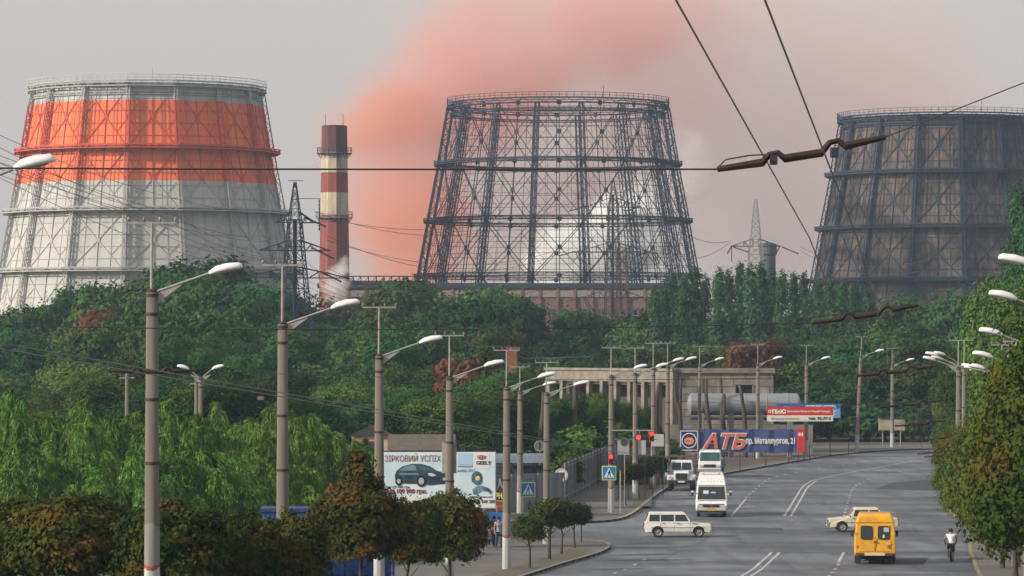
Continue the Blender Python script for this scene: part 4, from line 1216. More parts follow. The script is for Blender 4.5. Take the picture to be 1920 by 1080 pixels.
LP = [(285, 96, 548, 'thickest lamp post, cutting the brown street trees on the left'), (530, 113, 608, 'lamp post before the willows, second from the left'),
      (711, 137, 668, 'lamp post at the left edge of the car billboard'), (843, 159, 708, 'lamp post crossing the right part of the car billboard'),
      (950, 176, 727, 'lamp post just right of the car billboard with a red band'), (1025, 203, 738, 'lamp post standing in the corner group of small trees'),
      (975, 240, 735, 'lamp post behind the walker sign near the kiosk'),
      (1146, 241, 705, 'lamp post with the hanging traffic lights, beyond the crossing'), (1191, 262, 701, 'lamp post beside the grey display boards'),
      (1225, 282, 690, 'lamp post just right of the grey display boards'), (1252, 300, 687, 'lamp post before the corner of the ruined building'),
      (1312, 358, 685, 'lamp post in front of the left end of the tank'), (1421, 355, 683, 'lamp post rising between the tank and the red-white banner'),
      (1512, 363, 683, 'lamp post right behind the overhead banners'), (1606, 379, 668, 'leaning lamp post left of the blank board'), (1673, 393, 685, 'lamp post behind the blank board')]
first = None
POST = {}
for q, D, ty, lb in LP:
    x = X(q, D); H = Z(ty, D) - g(D)
    if first is None:
        first = lamp_post(lb); o = first
        o.location = (x, D, g(D)); k = 1
    else:
        o = dup(first, (x, D, g(D)), 0.0, lb)
    o.scale = (1, 1, H / 9.1)
    POST[q] = o
    if q == 1606: o.rotation_euler = (0, R(2.6), 0)
    if q == 711: o.rotation_euler = (0, 0, .05)
fl_ = None
RP2 = [(98, 'top right-edge lamp head reaching in over the poplar'), (114, 'second right-edge lamp head, below the top one'), (137, 'third right-edge lamp, over the olive trees'),
       (158, 'right-hand lamp at the top of the row over the olive crown'), (179, 'lowest right-hand lamp, nearly hidden by the olive crown'), (197, 'right-hand lamp sticking out left of the olive crown'), (214, 'smaller right-hand lamp behind the olive crown')]
rf = None
for D, lb in RP2:
    x = 15.1 + .112 * (D - 98)
    if rf is None:
        rf = lamp_post(lb, side=-1, group='street lamps along the right kerb', pm_=POLEN); o = rf; o.location = (x, D, g(D))
    else: o = dup(rf, (x, D, g(D)), 0.0, lb)
for q, D, lb, rz in ((1797, 250, 'double-lamp pole above the right-hand kerb, left of a close pair', 0), (1808, 262, 'double-lamp pole above the right-hand kerb, right of a close pair', .15)):
    o = lamp_post(lb, H=9.4, side=-1, heads=(1,), group='close pair of poles at the right', armL=1.5)
    o.location = (X(q, D), D, g(D)); o.rotation_euler.z = rz
    s_ = o
    lamp_head(o, (-1.35, 0, 10.2), (-1, 0)); mb = MB(); mb.tube([(-.1, 0, 9.5), (-1.35, 0, 10.2)], .03, 6); mb.build('arm', ARMM, o)
    lamp_head(o, (.75, 0, 9.25), (1, 0))
o = dup(first, (-11.75, 77, g(77)), 0.0, 'lamp head reaching in at the left edge over the white tower'); o.scale = (1, 1, 1.06)
pb = POST[843]; MB().box((-.02, .22, 5.55), (.62, .05, 1.35)).build('notice_board', mat('cream_notice', (.42, .40, .33), (.3, .28, .24), scale=4), pb, bevel=.01)
pb = POST[530]; fa = MB().tube([(-.15, 0, 6.45), (-.62, 0, 6.72)], .03, 6).build('flood_arm', BANDM, pb); MB().box((-.66, 0, 6.78), (.2, .12, .12)).build('floodlight', mat('flood_brown', (.2, .13, .1)), pb, bevel=.02)
# lamps in the depot behind the willows
dl = lamp_post('concrete pole with two small lamps behind the willows', H=7.2, side=1, mast=False, heads=(1, -1), group='poles behind the willows', armL=.8)
dl.location = (X(376, 268), 268, g(268)); dl.scale = (1, 1, Z(708, 268) / 7.2)
for q, D, ty, lb in ((238, 250, 700, 'plain concrete pole behind the willows, left of the nearest lamp post'), (368, 270, 712, 'slimmer plain pole touching the two-lamp pole')):
    r_ = thing('concrete_pole', lb, 'pole', (X(q, D), D, g(D)), 0, 'poles behind the willows')
    mb = MB(); mb.smooth = True; mb.lathe([(.17, 0), (.12, Z(ty, D) - g(D))], 12); mb.build('pole', POLE, r_)
    mb = MB(); mb.bar((-.5, 0, Z(ty, D) - .3), (.5, 0, Z(ty, D) - .3), .07); mb.build('crossbar', ARMM, r_)

# ------------------------------------------------------------------ trolley wires
BARM = mat('brown_hanger', (.045, .022, .018), (.02, .013, .012), scale=6, rough=.7)
def tline(D, side=0):
    return (1.9 + .121 * (D - 28) if D < 190 else 21.5 + .16 * (D - 190) + .0009 * (D - 190) ** 2) + side
def tz(D): return g(D) + (5.75 if D < 40 else 5.45)
def trolley(name, label, off, x_of=tline, d1=300):
    pts = [Vector((x_of(D, off), D, tz(D) + (.0 if D > 20 else .0))) for D in [2, 10, 19, 28, 36, 45, 54, 63, 73, 82, 95, 108, 125, 140, 160, 180, 200, 220, 245, 270, 300] if D <= d1]
    mb = MB(); mb.tube(pts, .0065, 6)
    return tag(mb.build(name, WIREG, fix=False), label, 'wire', 'trolleybus wires over the right lanes')
trolley('contact_wire', 'left one of the two trolley wires falling from the top edge', 0.0)
trolley('contact_wire', 'right one of the two trolley wires falling from the top edge', .46)
LT = lambda D, o: -10.3 + .12 * (D - 28) + o
for o_, lb in ((0, 'left trolley wire running low past the nearest lamp post'), (.46, 'right trolley wire running low past the nearest lamp post')):
    mb = MB(); mb.tube([Vector((LT(D, o_), D, tz(D) - .02)) for D in (40, 50, 63, 75, 90, 110, 140, 170, 200)], .009, 5)
    tag(mb.build('contact_wire', WIREG, fix=False), lb, 'wire', 'trolleybus wires over the left lanes')
def hanger(D, xa, xb, dz, label, sag=.0, thick=.032, tilt=0.0):
    """brown insulated bar that carries both contact wires, kinked over each of them"""
    y = D; zc = tz(D) + .03
    L_ = xb - xa; c = (xa + xb) / 2
    def P(t, up): return Vector((xa + L_ * t, y, zc + up + tilt * (t - .5) * L_))
    r = thing('wire_hanger', label, 'wire hanger', (0, 0, 0), 0, 'brown insulated wire hangers')
    mb = MB(); mb.tube([P(0.0, -.03), P(.27, -.02), P(.31, .035), P(.36, .04), P(.40, -.01), P(.62, .0), P(.67, .07), P(.72, .075), P(.76, .03), P(1, .06)], [.022, thick, thick * .7, thick * .7, thick, thick, thick * .7, thick * .7, thick, .02], 8)
    mb.build('bar', BARM, r)
    for t in (.335, .695):
        mb = MB(); mb.box(P(t, -.01), (.05, .14, .07)); mb.build('clamp', DARK, r)
    mb = MB(); mb.tube([P(0.0, -.02), P(.05, .035), P(.2, .045), P(.3, .035)], .006, 5); mb.build('jumper', WIRE, r)
    return P(0, -.03), P(1, .06)
def span(label, a, b, sag=.05, r=.009):
    mb = MB(); mb.tube(sagpts(a, b, sag, 10), r * .8, 5)
    tag(mb.build('span_wire', WIRE, fix=False), label, 'wire')
a, b = hanger(28, X(1345, 28), X(1660, 28), 0, 'largest brown wire hanger against the pink sky, upper right', tilt=.12)
span('black span wire crossing the whole sky at the height of the orange band', (-9.5, 28, Z(303, 28)), a, .02)
span('thin grey span wire rising to the right edge from the big hanger', b, (X(1980, 27), 27.5, Z(148, 28)), .0, .006)
a, b = hanger(45, X(1525, 45), X(1722, 45), 0, 'brown wire hanger before the trees, right of the overhead lamps', tilt=.10)
span('black span wire low across the wood, over the whole width', (-9.8, 45, Z(592, 45)), a, .12, .008)
a, b = hanger(63, X(1605, 63), X(1755, 63), 0, 'brown wire hanger above the blank board', tilt=.06, thick=.034)
span('thin span wire over the far lamp posts on the right', (X(420, 63), 63, Z(697, 63)), a, .1, .006)
hanger(63, X(203, 63), X(366, 63), 0, 'brown wire hanger crossing the nearest lamp post on the left', tilt=-.06, thick=.034)
for D, lb in ((82, 'brown wire hanger left of the olive crown, over the blank board'), (100, 'brown wire hanger just above the far road'), (122, 'dark wire hanger over the far road bend, uppermost of the cluster'), (148, 'dark wire hanger over the far road bend, middle of the cluster'), (175, 'dark wire hanger over the far road bend, lower of the cluster'), (200, 'dark wire hanger over the far road bend, lowest of the cluster')):
    x0 = tline(D) - .36
    hanger(D, x0, x0 + 1.4, 0, lb, tilt=.05, thick=.03)
# feeder wires on the lamp masts
seq = [(-13.5, 55, g(55) + 11.0), None]
MT = [(X(q, D), D, Z(ty, D) + 1.85) for q, D, ty, lb in LP if q not in (975,)]
for k, ox in enumerate((-.6, -.2, .2, .6)):
    pts = []
    chain = [(X(285, 96) - 5.6, 40, Z(548, 96) + 4.3)] + MT
    for a, b in zip(chain, chain[1:]):
        pts += sagpts((a[0] + ox, a[1], a[2] + .12), (b[0] + ox, b[1], b[2] + .12), .28, 6)
    mb = MB(); mb.tube(pts, .0065, 4)
    tag(mb.build('feeder_wire', WIREG, fix=False), f"thin feeder wire along the lamp masts, {ORD[k]} insulator from the left", 'wire', 'feeder wires on the lamp masts')

# ------------------------------------------------------------------ ruined building, tank
rb_ = thing('ruined_building', 'roofless concrete building with empty column bays and a dark window', 'building', (X(1262, 372), 372, 0))
s_ = 372 / F
def blockmat():
    m, nt, b = newmat('block_wall')
    N = nt.nodes.new; L = nt.links.new
    tc = N('ShaderNodeTexCoord'); mp = N('ShaderNodeMapping'); mp.inputs['Rotation'].default_value = (R(90), 0, 0); L(tc.outputs['Object'], mp.inputs[0])
    br = N('ShaderNodeTexBrick'); br.inputs['Scale'].default_value = 1.0; br.inputs['Brick Width'].default_value = 2.4; br.inputs['Row Height'].default_value = .75; br.inputs['Mortar Size'].default_value = .04
    br.inputs['Color1'].default_value = (.28, .25, .21, 1); br.inputs['Color2'].default_value = (.18, .165, .145, 1); br.inputs['Mortar'].default_value = (.07, .065, .055, 1)
    L(mp.outputs[0], br.inputs['Vector'])
    n = N('ShaderNodeTexNoise'); n.inputs['Scale'].default_value = .9; n.inputs['Detail'].default_value = 8; L(tc.outputs['Object'], n.inputs['Vector'])
    m2 = N('ShaderNodeMapRange'); m2.inputs['From Min'].default_value = .3; m2.inputs['From Max'].default_value = .7; m2.inputs['To Min'].default_value = .6; m2.inputs['To Max'].default_value = 1.25; L(n.outputs['Fac'], m2.inputs[0])
    hs = N('ShaderNodeHueSaturation'); L(br.outputs[0], hs.inputs['Color']); L(m2.outputs[0], hs.inputs['Value']); L(hs.outputs[0], b.inputs['Base Color']); b.inputs['Roughness'].default_value = .95
    return m
BLK = blockmat()
Wr = (1450 - 1262) * s_; Hr = 8.6
wx0, wx1, wz0, wz1 = (1378 - 1262) * s_, (1412 - 1262) * s_, 5.9, 7.0
mb = MB()
for (x0, x1, z0, z1) in ((0, wx0, 0, Hr - .5), (wx1, Wr, 0, Hr - .5), (wx0, wx1, 0, wz0), (wx0, wx1, wz1, Hr - .5)):
    mb.box(((x0 + x1) / 2, .2, (z0 + z1) / 2), (x1 - x0, .4, z1 - z0))
mb.box((Wr - .2, 5.4, Hr / 2 - .3), (.4, 10, Hr - .6)); mb.box((.2, 5.4, Hr / 2 - .3), (.4, 10, Hr - .6)); mb.box((Wr / 2, 10.4, Hr / 2 - .4), (Wr, .4, Hr - .8))
mb.build('wall', BLK, rb_)
mb = MB(); mb.box((Wr / 2, 0.1, Hr - .25), (Wr + .3, .7, .5)); mb.build('parapet', CONCW, rb_)
mb = MB(); mb.box((Wr / 2, 5.3, 7.4), (Wr - .9, 9.8, .2)); mb.build('inner_ceiling', CONC, rb_)
mb = MB()
for p, q in (((wx0, 0, wz0), (wx1, 0, wz0)), ((wx0, 0, wz1), (wx1, 0, wz1)), ((wx0, 0, wz0), (wx0, 0, wz1)), ((wx1, 0, wz0), (wx1, 0, wz1))): mb.bar(p, q, .14)
wf = mb.build('window', CONCW, rb_)
mb = MB(); mb.box(((wx0 + wx1) / 2, .38, (wz0 + wz1) / 2), (wx1 - wx0, .03, wz1 - wz0)); mb.build('pane', glass('black_pane', (.01, .013, .02)), wf)
# column bays receding to the left
dirv = Vector((-(1262 - 1035) * s_, 20, 0)); Ld = dirv.length; ang = math.atan2(dirv.y, dirv.x)
Mz = Matrix.Rotation(ang, 3, 'Z')
NB = 9
for k in range(NB + 1):
    p = dirv * (k / NB)
    mb = MB(); mb.box((p.x, p.y, 3.6), (.55, .5, 7.2), ang); mb.build('column', CONCW, rb_)
mb = MB(); c = dirv * .5; mb.box((c.x, c.y, 7.75), (Ld + .8, .6, 1.1), ang); mb.build('beam', CONCW, rb_)
mb = MB(); mb.box((c.x, c.y - .05, 8.42), (Ld + 1.0, .9, .24), ang); mb.build('parapet', CONC, rb_)
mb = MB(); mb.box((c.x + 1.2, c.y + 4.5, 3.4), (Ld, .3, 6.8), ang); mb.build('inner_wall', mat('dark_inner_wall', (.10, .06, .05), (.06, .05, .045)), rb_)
mb = MB(); mb.box((c.x + 1.2, c.y + 2.6, 7.0), (Ld, 4.2, .2), ang); mb.build('roof_slab', CONC, rb_)

tk = thing('storage_tank', 'long grey horizontal tank on a concrete stand behind the lopped trees', 'tank', (X(1395, 360), 360, 0))
TANKM = mat('grey_tank_steel', (.23, .25, .28), (.31, .32, .34), scale=.7, rough=.45, metal=.3, stretch=(.3, 1, 3))
zc = Z(758, 360); hl = 100 * 360 / F; rr = 1.05
mb = MB(); mb.smooth = False; mb.lathe([(.1, -hl - .35), (rr * .7, -hl - .2), (rr, -hl), (rr, hl), (rr * .7, hl + .2), (.1, hl + .35)], 28, (0, 0, zc), 'X'); t_ = mb.build('shell', TANKM, tk)
mb = MB()
for i in range(5): mb.lathe([(rr + .005, -hl + 1.0 + i * (2 * hl - 2) / 4), (rr + .03, -hl + 1.02 + i * (2 * hl - 2) / 4), (rr + .03, -hl + 1.1 + i * (2 * hl - 2) / 4), (rr + .005, -hl + 1.12 + i * (2 * hl - 2) / 4)], 28, (0, 0, zc), 'X', caps=False)
mb.build('weld_band', GREYS, t_)
for xx in (-hl * .8, -hl * .25, hl * .3, hl * .85):
    mb = MB(); mb.box((xx, 0, (zc - rr * .8) / 2), (.5, 1.6, zc - rr * .8)); mb.build('support', CONC, tk)
mb = MB(); mb.box((0, 0, zc - rr - .35), (2 * hl, 1.2, .25)); mb.build('cradle_beam', DARK, tk)
wl = tag(MB().box((0, 0, 1.55), (14.5, .25, 3.1)).build('concrete_wall', CONC, None, loc=(X(1385, 366), 366, 0)), 'pale concrete yard wall under the grey tank', 'wall')
# ------------------------------------------------------------------ banners, billboards, signs, fences, kiosk
BLUEB = mat('blue_banner', (.035, .055, .17), (.06, .09, .24), scale=.45, rough=.5, lo=.35, hi=.65)
WHT = mat('white_print', (.78, .78, .76), (.70, .70, .68), rough=.6)
REDP = mat('red_print', (.62, .035, .02), (.55, .03, .02), rough=.5)
BLKP = mat('black_print', (.02, .02, .03), rough=.5)
DKRED = mat('dark_red_print', (.30, .03, .06), rough=.5)
SKYP = mat('sky_blue_print', (.40, .62, .80), (.62, .78, .88), scale=.35, rough=.5, lo=.4, hi=.6)
BLUEP = mat('blue_print', (.02, .16, .50), (.02, .14, .45), rough=.5)
YELP = mat('yellow_print', (.75, .62, .05), (.7, .58, .05), rough=.5)
ORGP = mat('orange_print', (.75, .16, .07), rough=.5)
def plate(name, m, par, cx, cz, w_, h, y, t=.012, rot=0.0):
    mb = MB(); M = Matrix.Rotation(rot, 3, 'Y') if rot else None
    mb.box((cx, y, cz), (w_, t, h), M=M); return mb.build(name, m, par)
def ppoly(name, m, par, poly, y, t=.012):
    return MB().prism(poly, y - t / 2, y + t / 2).build(name, m, par)
def disc(name, m, par, cx, cz, r, y, r2=0.0, t=.012, n=28, sq=1.0):
    mb = MB()
    if r2:
        o = [(cx + r * math.cos(2 * PI * k / n), cz + sq * r * math.sin(2 * PI * k / n)) for k in range(n)]; i_ = [(cx + r2 * math.cos(2 * PI * k / n), cz + sq * r2 * math.sin(2 * PI * k / n)) for k in range(n)]
        for k in range(n):
            k2 = (k + 1) % n; mb.prism([o[k], o[k2], i_[k2], i_[k]], y - t / 2, y + t / 2)
        return mb.build(name, m, par)
    return ppoly(name, m, par, [(cx + r * math.cos(2 * PI * k / n), cz + sq * r * math.sin(2 * PI * k / n)) for k in range(n)], y, t)
# --- long blue shop banner
D = 350; k_ = D / F
bn = thing('shop_banner', 'long blue supermarket banner with red letters beside the road', 'banner', (X(1275, D), D, 0), R(-1.5))
W_ = 222 * k_; z1 = Z(805, D); z0 = Z(847, D); hh = z1 - z0
nx = 24
vs = []; fs = []
for i in range(nx + 1):
    x = W_ * i / nx; yo = .05 * math.sin(i * 1.7) + .03 * math.sin(i * 3.1)
    for z in (z0 + .03 * math.sin(i * .9) - .10 * i / nx, z1 + .04 * math.sin(i * 1.3)):
        vs += [(x, yo, z), (x, yo + .02, z)]
for i in range(nx):
    a = i * 4; b_ = a + 4
    fs += [(a, b_, b_ + 2, a + 2), (a + 1, a + 3, b_ + 3, b_ + 1), (a, a + 1, b_ + 1, b_), (a + 2, b_ + 2, b_ + 3, a + 3)]
MB().add(vs, fs).build('sheet', BLUEB, bn)
yb = -.13
mb = MB()
fw = 1.65
for (p, q) in (((.05, z0 + .15), (fw, z0 + .15)), ((.05, z1 - .15), (fw, z1 - .15)), ((.05, z0 + .15), (.05, z1 - .15)), ((fw, z0 + .15), (fw, z1 - .15))):
    mb.bar((p[0], yb, p[1]), (q[0], yb, q[1]), .07)
em = mb.build('emblem_frame', WHT, bn)
zc = (z0 + z1) / 2
disc('emblem_ring', WHT, em, .85, zc, .72, yb, .63, sq=1.0); disc('emblem_disc', mat('emblem_navy', (.02, .03, .09)), em, .85, zc, .62, yb + .01)
disc('emblem_core', mat('emblem_peach', (.75, .42, .30), (.7, .2, .1), scale=5), em, .85, zc - .03, .46, yb - .02, sq=.72)
text('АТБ', .2, REDP, em, (.52, yb - .04, zc - .1), bold=.004)
def big(sc, m, y, grow):
    t = text('АТБ', 1.86, m, bn, (2.15, y, z0 + .32), bold=grow, sx=1.06, shear=.25, name='lettering'); return t
big(1, WHT, yb + .02, .10); big(1, ORGP, yb - .02, .035)
text('пр. Металлургов, 21', .74, WHT, bn, (6.15, yb, zc - .27), bold=.025, sx=.66)
mb = MB()
for xx in (.2, 3.5, 7.0, 10.4): mb.bar((xx, .12, 0), (xx, .12, z1 + .05), .09)
mb.build('post', DARK, bn)
rs = thing('red_sign', 'small red sign board with white 44 at the end of the blue banner', 'sign', (X(1502, D - 1), D - 1, 0))
MB().box((0, 0, (z1 + Z(846, D)) / 2), (.72, .1, z1 - Z(848, D) + .1)).build('board', REDP, rs, bevel=.02)
text('44', .5, WHT, rs, (-.30, -.06, z1 - .62), bold=.02)
for sx in (-.25, .25): MB().bar((sx, .02, 0), (sx, .02, 1.3), .06).build('post', DARK, rs)
# --- two long banners hung over the road
def over_banner(label, px0, px1, py0, py1, D, mats_rows, rz=0.0):
    o = thing('street_banner', label, 'banner', (X(px0, D), D, 0), rz); k = D / F
    return o, (px1 - px0) * k, Z(py0, D), Z(py1, D)
o1, w1, zt, zb = over_banner('red over white advertising banner hung above the road', 1438, 1562, 763, 790, 316, None)
zm = zb + (zt - zb) * .42
CRM = mat('cream_print', (.72, .70, .60), rough=.6)
MB().box((w1 / 2, 0, (zm + zt) / 2), (w1, .03, zt - zm)).build('red_field', REDP, o1)
MB().box((w1 / 2, 0, (zm + zb) / 2 - .001), (w1, .03, zm - zb)).build('white_field', CRM, o1)
text('ПМС', .42, WHT, o1, (.42, -.03, zm + .17), bold=.03, sx=1.2)
disc('emblem', WHT, o1, .24, zm + .34, .14, -.03, .08)
text('Бизнеса и Быта по Вашей Выгоде', .21, WHT, o1, (1.72, -.03, zm + .26), bold=.008, sx=1.05)
text('оборудование  для магазинов', .17, BLKP, o1, (.35, -.03, zb + .16), sx=.95)
text('тел. 92-77-3', .33, BLKP, o1, (3.5, -.03, zb + .13), bold=.012, sx=1.1)
o2, w2, zt2, zb2 = over_banner('blue banner hung just behind the red and white one', 1456, 1576, 757, 784, 323, None)
MB().box((w2 / 2, 0, (zt2 + zb2) / 2), (w2, .03, zt2 - zb2)).build('blue_field', mat('royal_blue_print', (.03, .08, .32), (.05, .13, .42)), o2)
plate('light_field', mat('light_blue_print', (.12, .33, .68)), o2, w2 - .45, zb2 + .42, .86, .80, -.025)
text('ПОЛИЦИЯ МОСКВА', .27, WHT, o2, (2.5, -.04, zt2 - .33), bold=.015)
text('ОН', .2, WHT, o2, (w2 - .7, -.045, zb2 + .5), bold=.01); text('-71', .2, WHT, o2, (w2 - .7, -.045, zb2 + .22), bold=.01)
ppoly('swoosh', WHT, o2, [(.5, zt2 - .2), (1.0, zt2 - .32), (1.7, zt2 - .36), (1.1, zt2 - .27)], -.03)
for (yy, D_, o_, w__, zt_, zb_) in ((0, 316, o1, w1, zt, zb), (0, 323, o2, w2, zt2, zb2)):
    mb = MB()
    mb.tube([(-6.5, 0, zt_ + .5), (0, 0, zt_ + .02), (w__, 0, zt_ + .02), (w__ + 9, 0, zt_ + .7)], .012, 5); mb.tube([(-6.5, 0, zb_ - .1), (0, 0, zb_), (w__, 0, zb_), (w__ + 9, 0, zb_ + .3)], .012, 5)
    mb.build('hanging_cable', WIRE, o_)
# --- blank board on two legs
bo = thing('blank_billboard', 'blank tan board on two thin legs beyond the far kerb', 'billboard', (X(1672, 398), 398, 0), .12)
k = 398 / F
MB().box((0, 0, (Z(784, 398) + Z(807, 398)) / 2), (50 * k, .15, 23 * k)).build('panel', mat('tan_board', (.34, .26, .17), (.52, .46, .36), scale=.5, stretch=(1, 1, 3)), bo, bevel=.02)
for sx in (-17, 17): MB().bar((sx * k, .1, 0), (sx * k, .1, Z(806, 398)), .1).build('leg', ARMM, bo)
MB().bar((-25 * k, -.12, Z(784, 398)), (25 * k, -.12, Z(784, 398)), .08).build('lamp_rail', DARK, bo)
# --- car billboard
D = 198; k = D / F
gb = thing('billboard', 'large white and blue car advertising billboard behind the street trees', 'billboard', (X(718, D), D, 0), R(.6))
W_ = 212 * k; zt = Z(848, D); zb = Z(954, D); Hh = zt - zb
MB().box((W_ / 2, .08, (zt + zb) / 2), (W_, .16, Hh)).build('panel', WHT, gb, bevel=.02)
y0_ = -.01
def bx(u): return u * W_           # 0..1 across
def bz(v): return zt - v * Hh      # 0 top .. 1 bottom
P0 = mat('pale_blue_print', (.52, .70, .82), (.76, .84, .86), scale=.35, rough=.5, lo=.35, hi=.6)
pic = plate('picture_field', P0, gb, bx(.5), bz(.47), W_ * .985, Hh * .93, y0_, .01)
plate('blue_sky_field', SKYP, gb, bx(.73), bz(.115), W_ * .13, Hh * .2, y0_ - .012, .01)
plate('white_band', WHT, gb, bx(.5), bz(.90), W_ * .985, Hh * .17, y0_ - .012, .01)
text('ЗІРКОВИЙ УСПІХ', .46, DKRED, gb, (bx(.012), -.03, bz(.165)), bold=-.003, sx=.745)
# the pictured saloon
car = [(.105, .40), (.12, .33), (.17, .25), (.25, .205), (.34, .205), (.42, .25), (.47, .32), (.54, .36), (.60, .42), (.625, .50), (.62, .55), (.50, .565), (.42, .585), (.30, .56), (.14, .55), (.11, .50)]
ppoly('pictured_car', mat('picture_navy', (.012, .03, .05), (.05, .10, .14), scale=1.2), gb, [(bx(a), bz(b)) for a, b in car], -.03)
ppoly('pictured_car_glass', mat('picture_teal', (.10, .2, .24), (.2, .33, .36), scale=3), gb, [(bx(a), bz(b)) for a, b in ((.145, .325), (.185, .26), (.25, .225), (.285, .225), (.30, .325))], -.04)
ppoly('pictured_windscreen', mat('picture_dark_teal', (.03, .06, .075), (.08, .16, .18), scale=3), gb, [(bx(a), bz(b)) for a, b in ((.315, .32), (.325, .225), (.38, .235), (.455, .325))], -.04)
for (a, b, r) in ((.34, .51, .20), (.14, .51, .14)):
    disc('pictured_wheel', BLKP, gb, bx(a), bz(b), r + .05, -.045, sq=1.25); disc('pictured_rim', mat('picture_silver', (.5, .6, .65)), gb, bx(a), bz(b), r * .72, -.055, sq=1.25)
    for q in range(5):
        plate('pictured_spoke', BLKP, gb, bx(a) + r * .4 * math.cos(q * 1.257), bz(b) + r * .5 * math.sin(q * 1.257), r * .16, r * .16, -.063, .01)
plate('pictured_grille', mat('picture_grille', (.5, .55, .6), (.25, .3, .32), scale=8), gb, bx(.565), bz(.475), W_ * .07, Hh * .05, -.045)
ppoly('pictured_headlight', mat('picture_lamp', (.55, .68, .78)), gb, [(bx(a), bz(b)) for a, b in ((.395, .375), (.43, .365), (.475, .405), (.44, .43), (.405, .41))], -.045)
plate('pictured_highlight', mat('picture_sheen', (.16, .3, .38)), gb, bx(.23), bz(.385), W_ * .17, Hh * .03, -.045)
text('за 119 900 грн.', .19, BLKP, gb, (bx(.03), -.03, bz(.635))); text('від 109 900 грн.', .32, DKRED, gb, (bx(.03), -.03, bz(.725)), bold=.012, sx=.95)
# right part: emblem, name, dummy, phone
plate('emblem_field', WHT, gb, bx(.87), bz(.145), W_ * .145, Hh * .27, -.02, .01)
ppoly('emblem', mat('emblem_dark_red', (.28, .03, .04)), gb, [(bx(a), bz(b)) for a, b in ((.832, .065), (.87, .05), (.912, .065), (.905, .115), (.87, .135), (.838, .115))], -.035)
for i in range(2):
    for j in range(3): plate('emblem_gem', mat('emblem_pale', (.55, .45, .42)), gb, bx(.847 + j * .0225), bz(.078 + i * .03), .09, .05, -.045, .008)
text('GEELY', .24, BLKP, gb, (bx(.824), -.035, bz(.215)), bold=.008, sx=1.15)
text('www.lotan.net', .17, BLKP, gb, (bx(.785), -.03, bz(.805)), sx=1.1); text('0 800 500 285', .23, BLKP, gb, (bx(.775), -.03, bz(.90)), bold=.008, sx=.98)
text('найкращий', .15, mat('grey_print', (.25, .3, .35)), gb, (bx(.66), -.03, bz(.26))); text('вибір 2012', .2, mat('grey_print', (.25, .3, .35)), gb, (bx(.655), -.03, bz(.345)))
NAV = mat('picture_head_navy', (.02, .045, .085), (.12, .24, .33), scale=2.2)
ppoly('pictured_head', NAV, gb, [(bx(.83 + .048 * math.cos(t) + (.006 if math.sin(t) < -.5 else 0)), bz(.46 - .125 * math.sin(t))) for t in [i * PI / 12 for i in range(24)]], -.03)
disc('pictured_mark', YELP, gb, bx(.838), bz(.46), .13, -.045); 
for dx_, dz_ in ((.045, .045), (-.045, -.045)): plate('pictured_mark_quarter', WHT, gb, bx(.838) + dx_, bz(.46) + dz_, .09, .09, -.055, .008)
ppoly('pictured_shoulder', mat('picture_shoulder', (.03, .07, .12), (.22, .36, .46), scale=2.2), gb, [(bx(a), bz(b)) for a, b in ((.80, .75), (.79, .66), (.83, .60), (.87, .585), (.93, .63), (.965, .69), (.955, .75), (.93, .70), (.88, .68), (.83, .74))], -.03)
for sx in (.18, .82): MB().bar((bx(sx), .25, -.2), (bx(sx), .25, zt - .2), .22).build('leg', mat('leg_grey', (.12, .12, .13)), gb)
mb = MB(); mb.bar((0, .2, zt + .02), (W_, .2, zt + .02), .1); mb.build('top_rail', DARK, gb)
# --- small signs and poster by the kiosk
ps = thing('poster_stand', 'dark poster with yellow letters standing at the kiosk', 'poster', (X(938, 232), 232, 0))
zt = Z(893, 232); zb = Z(958, 232); w_ = .68
MB().box((0, .04, (zt + zb) / 2), (w_, .08, zt - zb)).build('board', mat('poster_dark', (.02, .02, .025), (.05, .05, .05)), ps)
plate('red_strip', mat('poster_red', (.30, .04, .05)), ps, 0, zb + .28, w_ * .98, .5, -.01)
text('РНА', .46, YELP, ps, (-.33, -.02, zb + .78), bold=.02, sx=.72); plate('yellow_rule', YELP, ps, 0, zb + .62, w_ * .9, .04, -.015)
text('продажа', .13, ORGP, ps, (-.28, -.03, zb + .25), bold=.004)
ppoly('figure_print', mat('poster_grey', (.25, .27, .3)), ps, [(-.1, zt - .15), (.02, zt - .1), (.1, zt - .5), (.25, zt - .85), (.1, zt - .75), (0, zt - .5), (-.2, zt - .85), (-.1, zt - .45)], -.012)
for sx in (-.25, .25): MB().bar((sx, .06, 0), (sx, .06, zb), .06).build('leg', DARK, ps)
bs = thing('blue_board', 'plain bright blue board on a post left of the red-banded lamp post', 'sign', (X(931, 205), 205, PH))
MB().box((0, 0, (Z(961, 205) + Z(983, 205)) / 2 - PH), (.80, .06, .64)).build('panel', BLUEP, bs, bevel=.01)
MB().bar((.0, .05, 0), (.0, .05, 2.0), .06).build('post', ARMM, bs)
